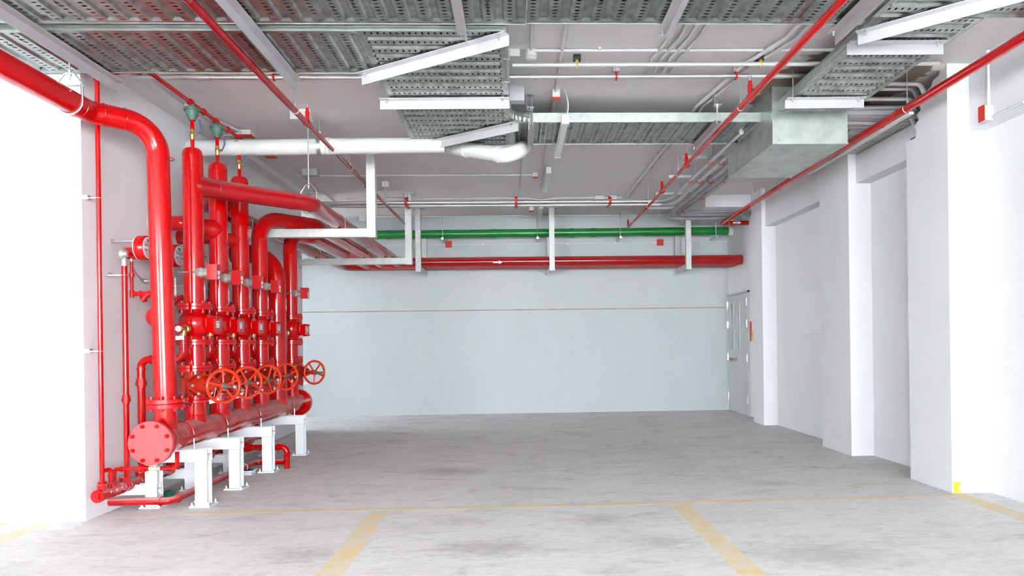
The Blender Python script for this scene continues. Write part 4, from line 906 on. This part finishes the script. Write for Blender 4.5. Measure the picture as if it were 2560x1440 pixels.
# ================================================================ white waste pipes
wp = thing('waste_pipe', 'thick white plastic pipe crossing under the ceiling from the left wall', 'pipe', (-2, 7.22, 3.42), 'white waste pipes')
YW, ZW = 7.2, 3.43
MB().cyl((-3.36, YW, ZW-.03), (-.72, YW, ZW), .082, 26).build('pipe', WPIPE, wp)
for x in (-1.95,): MB().lathe((x, YW, ZW-.012), (1, 0, 0), [(0, .084), (.004, .09), (.04, .09), (.044, .084)], 26).build('coupling', WPIPE, wp)
MB().lathe((-2.04, YW, ZW-.012), (1, 0, 0), [(0, .084), (0, .088), (.04, .088), (.04, .084)], 26).obox((-2.02, YW, ZW+.11), (1, 0, 0), (0, 1, 0), UZ, .04, .05, .05).cyl((-2.02, YW, ZW+.12), (-2.02, YW, HC), .005, 8).build('pipe_strap', ZINC, wp)
w2 = thing('waste_trap', 'white plastic pipe bend hanging below the tray at centre', 'pipe', (-.1, 6.9, 3.2), 'white waste pipes')
MB().pipe([(-.76, 7.5, 3.505), (-.08, 6.98, 3.255), (.06, 6.98, 3.30), (.12, 7.5, 3.5)], .078, .1, 24, 8).build('pipe', WPIPE, w2)
d_ = (V((-.08, 6.98, 3.255))-V((-.76, 7.5, 3.505))).normalized()
for s in (.3, .76): MB().lathe(V((-.76, 7.5, 3.505))+d_*s, d_, [(0, .079), (.004, .086), (.05, .086), (.054, .079)], 24).build('coupling', WPIPE, w2)
w3 = thing('waste_pipe', 'thinner white pipe behind the tray end at centre', 'pipe', (-.4, 7.45, 3.46), 'white waste pipes')
MB().cyl((-1.1, 7.38, 3.455), (.12, 7.38, 3.455), .026, 18).build('pipe', WPIPE, w3)
for x in (-.75, -.1): MB().lathe((x, 7.38, 3.455), (1, 0, 0), [(0, .03), (.003, .033), (.08, .033), (.083, .03)], 18).build('coupling', WPIPE, w3)

# ================================================================ ceiling conduits
def conduit(label, pts, r, mt, bend=.06, clips=(), group=None, name='conduit'):
    t = thing(name, label, 'conduit', tuple(V(pts[0])), group)
    MB().pipe(pts, r, bend, 12, 6).build('tube', mt, t)
    for (x, y, z, kind) in clips:
        if kind == 'y':
            MB().box(x-.03, x+.03, y-.025, y+.025, HC-.045, HC).build('clip_base', BLACK, t, smooth=False)
            MB().arc((x, y, z), (0, 1, 0), UZ, r+.005, 0, math.pi*2, .008, 14, 6).box(x-.012, x+.012, y-.02, y+.02, z, HC-.02).build('strap_clamp', YZINC, t)
        elif kind == 'r':
            MB().box(x-.03, x+.03, y-.03, y+.03, HC-.04, HC).build('clip_base', GREYBOX, t, smooth=False)
            MB().arc((x, y, z), (0, 1, 0), UZ, r+.005, 0, math.pi*2, .009, 14, 6).box(x-.012, x+.012, y-.012, y+.012, z+r, HC-.03).build('strap_clamp', REDC, t)
        elif kind == 'j':
            mb = MB().lathe((x-.05, y, z), (1, 0, 0), [(0, r+.004), (.1, r+.004)], 12)
            for k in (-.035, -.012, .012, .035): mb.lathe((x+k, y, z-r-.002), (0, 0, -1), [(0, .005), (.006, .005)], 6)
            mb.build('coupling', COND, t)
        elif kind == 's':
            MB().box(x-.012, x+.012, y-.035, y+.035, z-.004, HC).build('saddle', WPAINT, t, smooth=False)
    return t
conduit('silver conduit across the ceiling behind the upper left tray', [(-3.2, 5.86, 3.62), (-1.0, 5.86, 3.62), (2.9, 5.83, 3.625)], .0215, COND, clips=[(-2.02, 5.86, 3.62, 'r'), (.89, 5.845, 3.62, 'r'), (1.93, 5.838, 3.623, 'r'), (-2.6, 5.86, 3.62, 'j'), (.2, 5.85, 3.62, 'j')], group='ceiling conduits')
conduit('pale conduit just in front of the silver ceiling conduit', [(.0, 5.60, 3.62), (3.55, 5.57, 3.625)], .0185, mat('pale_conduit', (.66, .68, .64), .4, .4), clips=[(.53, 5.595, 3.62, 'y'), (2.05, 5.585, 3.623, 'y')], group='ceiling conduits')
conduit('thin white conduit running right from the smoke detector', [(.17, 5.47, 3.685), (2.9, 5.45, 3.685)], .013, WPAINT, clips=[(.7, 5.466, 3.685, 's'), (1.3, 5.462, 3.685, 's'), (2.1, 5.456, 3.685, 's')], group='thin ceiling conduits')
conduit('thin white conduit coming forward to the smoke detector', [(.15, 4.2, 3.685), (.15, 5.44, 3.685)], .013, WPAINT, clips=[(.15, 4.9, 3.685, 's')], group='thin ceiling conduits')
conduit('white conduit passing over the hanging lamp box', [(.40, 4.0, 3.685), (.40, 10.4, 3.685)], .013, WPAINT, clips=[(.4, 5.2, 3.685, 's'), (.4, 5.7, 3.685, 's'), (.4, 6.0, 3.685, 's'), (.4, 7.6, 3.685, 's'), (.4, 8.5, 3.685, 's')], group='thin ceiling conduits')
conduit('thin conduit on the ceiling left of the lamp line', [(.13, 7.4, 3.685), (.10, 10.4, 3.685)], .011, WPAINT, clips=[(.12, 8.3, 3.685, 's'), (.11, 9.3, 3.685, 's')], group='thin ceiling conduits')
for k in range(4):
    x = 1.22+.075*k
    conduit(f'white kinked conduit in the bunch of four on the ceiling, {ORD[k]} from the left'.replace('nearest', 'first'), [(x, 4.2, 3.68), (x, 5.2, 3.68), (x-.06, 5.6, 3.68), (x-.06, 5.95, 3.68)], .013, WPAINT, .1, group='kinked ceiling conduits')
for k in range(2):
    x = .08*k
    conduit(('left' if k == 0 else 'right')+' white conduit of the pair running back past the right sprinkler pipe', [(2.12+x, 4.2, 3.67), (2.12+x, 5.2, 3.67), (1.96+x, 5.7, 3.67), (1.82+x*.8, 6.7, 3.66), (1.80+x*.8, 11.0, 3.66)], .018-.004*k, WPAINT, .15, clips=[(1.8+x*.8, 8.6, 3.66, 's'), (1.8+x*.8, 9.2, 3.66, 's'), (1.8+x*.8, 9.9, 3.66, 's')], group='paired ceiling conduits')
conduit('thin white conduit across the ceiling over the thick white pipe bracket boxes', [(-3.0, 9.55, 3.685), (.3, 9.55, 3.685)], .011, WPAINT, clips=[(-2.2, 9.55, 3.685, 's'), (-1.2, 9.55, 3.685, 's'), (-.4, 9.55, 3.685, 's')], group='rear ceiling conduits')
conduit('thin white conduit behind the twin silver conduits', [(-2.7, 11.1, 3.685), (.2, 11.1, 3.685), (.45, 11.25, 3.685), (.7, 11.1, 3.685), (1.75, 11.1, 3.685)], .014, WPAINT, group='rear ceiling conduits')
conduit('thin white conduit where ceiling and back beam meet', [(-3.1, 12.65, 3.685), (3.0, 12.65, 3.685)], .012, WPAINT, group='rear ceiling conduits')
conduit('white conduit crossing to the far right corner', [(2.2, 11.0, 3.62), (2.75, 11.55, 3.60), (3.2, 11.55, 3.6), (4.06, 11.5, 3.6)], .016, WPAINT, group='rear ceiling conduits')
# twin silver conduits joining the grey bank at right
ZC = 3.46
lanes = [2.33, 2.46, 2.60, 2.70, 2.745, 2.80]; rad = [.028, .036, .036, .016, .016, .026]
conduit('front silver conduit of the twin run across the back, bending into the grey bank', [(-3.1, 10.3, ZC), (2.33, 10.3, ZC), (2.33, 6.9, ZC)], .023, COND, .3, group='conduit bank')
conduit('rear silver conduit of the twin run across the back, bending into the grey bank', [(-3.1, 10.52, ZC-.005), (2.46, 10.52, ZC-.005), (2.46, 6.9, ZC)], .026, COND, .3, group='conduit bank')
conduit('thick grey conduit of the bank beside the duct, bending right at the back', [(2.60, 6.9, ZC), (2.60, 11.75, ZC), (3.95, 11.75, ZC)], .034, GCOND, .2, group='conduit bank')
conduit('left slim grey conduit of the bank beside the duct', [(2.70, 6.9, ZC), (2.68, 11.35, ZC), (4.06, 11.35, ZC)], .016, GCOND, .15, group='conduit bank')
conduit('right slim grey conduit of the bank beside the duct', [(2.745, 6.9, ZC+.02), (2.74, 11.28, ZC+.02), (4.06, 11.28, ZC+.02)], .016, GCOND, .15, group='conduit bank')
conduit('outermost grey conduit of the bank beside the duct', [(2.82, 7.6, ZC), (2.80, 11.45, ZC), (4.0, 11.45, ZC)], .026, GCOND, .15, group='conduit bank')
for i, (yy, x0, x1) in enumerate(((8.05, 2.0, 2.6), (9.0, 2.05, 2.9), (10.05, 2.1, 2.9), (11.15, 2.2, 2.9))):
    t = thing('strut_hanger', f'{ORD[i]} metal strut hung on rods under the grey conduit bank', 'hanger', (x0, yy, ZC), 'conduit struts')
    MB().box(x0, x1, yy-.02, yy+.02, ZC+.04, ZC+.075).build('strut', ZINC, t, smooth=False)
    for x in (x0+.04, x0+.36, x1-.04): MB().cyl((x, yy, ZC+.03), (x, yy, HC), .005, 8).build('rod', ZINC, t)
    if yy < 10.2 or True:
        for lx, r in zip(lanes[:3] if yy < 10 else lanes[2:3], rad): MB().arc((lx, yy-.03, ZC), (1, 0, 0), UZ, r+.004, math.pi, 2*math.pi, .005, 10, 6).build('orange_clip', REDC, t)
        for lx, r in ((2.80, .026),): MB().arc((lx, yy-.03, ZC), (1, 0, 0), UZ, r+.004, math.pi, 2*math.pi, .005, 10, 6).build('orange_clip', REDC, t)
for i, x in enumerate((-1.62, .03, 1.45)):
    t = thing('rod_clamp', f'red striped clamp on a rod holding the twin silver conduits, {("left", "middle", "right")[i]} one', 'hanger', (x, 10.4, 3.4), 'red conduit clamps')
    MB().cyl((x, 10.4, 3.5), (x, 10.4, HC), .007, 8).build('rod', ZINC, t)
    MB().lathe((x, 10.38, 3.515), (0, 0, 1), [(0, .016), (.04, .022)], 12).build('black_cup', BLACK, t)
    MB().box(x-.02, x+.02, 10.26, 10.29, 3.42, 3.52).box(x-.02, x+.02, 10.26, 10.56, 3.5, 3.515).box(x-.02, x+.02, 10.26, 10.56, 3.415, 3.43).build('clamp', REDC, t, smooth=False)

# smoke detector, lamps, ceiling boxes
sd = thing('smoke_detector', 'round white smoke detector on the ceiling', 'smoke detector', (.15, 5.47, 3.6))
MB().lathe((.15, 5.5, HC), (0, 0, -1), [(0, .046), (.03, .046), (.034, .05)], 24).build('base', WPLAST, sd)
MB().lathe((.15, 5.5, HC-.034), (0, 0, -1), [(0, .05), (.022, .05), (.028, .044), (.034, .044), (.042, .036), (.046, .026)], 24).build('sensor_head', WPLAST, sd)
def batten(label, x, y0, y1, z, rods):
    t = thing('batten_lamp', label, 'lamp', (x, (y0+y1)/2, z), 'batten lamps')
    MB().box(x-.03, x+.03, y0, y1, z, z+.045).build('housing', WPLAST, t, smooth=False)
    MB().box(x-.026, x+.026, y0+.07, y1-.05, z-.03, z+.002).build('diffuser', DIFF, t, smooth=False)
    for yy in (y0-.006, y1-.06): MB().box(x-.034, x+.034, yy, yy+.07, z-.034, z+.048).build('end_cap', WPLAST, t, smooth=False)
    if rods:
        MB().tube(fillet([(x+.0, y0+.04, HC), (x+.035, y0+.04, HC-.12), (x+.02, y0+.04, z+.04)], .3, 6), .006, 8).build('flexible_cable', WPAINT, t)
        MB().cyl((x+.012, y0+.03, z+.04), (x+.012, y0+.03, HC), .003, 6).cyl((x, y1-.1, z+.04), (x, y1-.1, HC), .003, 6).build('suspension_wire', ZINC, t)
batten('hanging white batten lamp in front of the duct tray', .485, 6.32, 7.55, 3.40, True)
batten('white batten lamp on the ceiling behind the duct tray', .46, 8.98, 10.2, 3.60, False)
batten('farthest white batten lamp near the back wall', .45, 11.35, 12.6, 3.60, False)
def cbox(label, x, y, lid, sx=.05, sy=.04, h=.06, rod=None, mt=WPLAST, z=HC):
    t = thing('ceiling_box', label, 'junction box', (x, y, z-h), 'ceiling boxes')
    MB().box(x-sx, x+sx, y-sy, y+sy, z-h, z).build('box', mt, t, smooth=False)
    if lid: MB().box(x-sx-.003, x+sx+.003, y-sy-.003, y+sy+.003, z-h-.008, z-h).build('lid', REDC, t, smooth=False)
    if rod: MB().cyl((x, y, z-h), (x, y, rod), .0045, 8).build('rod', ZINC, t)
cbox('red lidded box on the ceiling above the hanging lamp', .405, 6.38, True, .035, .035, .075)
cbox('red lidded box on the ceiling beside the second lamp', .30, 9.5, True, .035, .035, .06)
cbox('red lidded box on the ceiling near the farthest lamp', .30, 11.9, True, .04, .04, .07)
cbox('white box with red lid on the ceiling just above the thick white pipe end', -2.93, 7.6, True, .07, .06, .05)
cbox('white box with red lid on the ceiling just behind the thick white pipe', -2.96, 8.45, True, .06, .05, .05)
conduit('bent white conduit on the ceiling above the green vents', [(-3.16, 6.7, 3.68), (-3.08, 7.0, 3.66), (-3.02, 7.3, 3.68), (-2.95, 7.58, 3.67)], .014, WPAINT, .15, group='left ceiling conduits')
conduit('short white conduit rising from the left wall to the lidded box', [(-3.34, 7.72, 3.5), (-3.2, 7.62, 3.66), (-3.0, 7.6, 3.675)], .013, WPAINT, .08, group='left ceiling conduits')
conduit('white conduit on the ceiling running back from the rear lidded box', [(-2.96, 8.5, 3.685), (-2.94, 11.3, 3.685)], .012, WPAINT, group='left ceiling conduits')
cbox('white plate on the ceiling carrying the clevis rod', -2.12, 6.93, False, .1, .05, .1)
cbox('grey plate on the ceiling behind the clevis hanger', -2.72, 9.25, False, .1, .05, .09, mt=GREYBOX)
cbox('white square box on the ceiling beside the nearer trapeze post', -1.86, 9.98, False, .045, .04, .08, rod=3.4)
cbox('white square box on the ceiling near the back beam at left', -2.75, 12.5, False, .06, .04, .12, rod=3.36)
cbox('grey angled box above the slanting angle iron', .03, 6.3, False, .075, .05, .14, mt=GREYBOX)
cbox('pair of white boxes behind the twin conduits, left one', 1.38, 11.05, True, .07, .04, .06)
cbox('pair of white boxes behind the twin conduits, right one', 1.6, 11.05, True, .06, .04, .06)
cbox('white box at the far right corner of the ceiling', 3.15, 11.6, False, .09, .04, .1)
cbox('white block on the ceiling at the rail of the cross ribbed tray', .0, 5.5, False, .06, .03, .06)
for i, (x, y) in enumerate(((.163, 6.5), (1.94, 6.42))):
    t = thing('z_bracket', ('left', 'right')[i]+' steel Z bracket holding a tray rod on the ceiling', 'bracket', (x, y, 3.6), 'tray rod brackets')
    MB().box(x-.035, x-.03, y-.03, y+.03, HC-.12, HC).box(x-.035, x+.035, y-.03, y+.03, HC-.125, HC-.12).box(x-.035, x+.035, y-.03, y+.03, HC-.005, HC).lathe((x, y, HC-.15), (0, 0, 1), [(0, .018), (.025, .018)], 8).build('plate', ZINC, t, smooth=False)
    MB().cyl((x, y, HC-.15), (x, y, TZ-.05), .005, 8).build('rod', ZINC, t)
# white conduit and red lidded box on the near right wall
t = thing('wall_box', 'white wall box with red lid on the bright right wall', 'junction box', (3.9, 5.6, 3.2))
MB().box(3.86, 3.93, 5.46, 5.525, 3.12, 3.24).build('box', WPLAST, t, smooth=False)
MB().box(3.852, 3.86, 5.457, 5.528, 3.117, 3.243).build('lid', REDC, t, smooth=False)
conduit('white conduit dropping to the red lidded wall box', [(3.915, 5.49, HC), (3.915, 5.49, 3.24)], .014, WPAINT, group='right wall conduits')
conduit('short white conduit leading right from the red lidded wall box', [(3.915, 5.44, 3.14), (3.915, 5.1, 3.14)], .011, WPAINT, group='right wall conduits')

for o in bpy.data.objects:
    if o.parent is not None and o.name.split('.')[0] in ('flange_bolts', 'flange_nuts', 'bonnet_screws', 'cover_bolts', 'anchor_bolts', 'rivets', 'joint_bolts', 'grip_lobes', 'fittings', 'u_bolts'): o['kind'] = 'stuff'
    if '_o' in o: del o['_o']
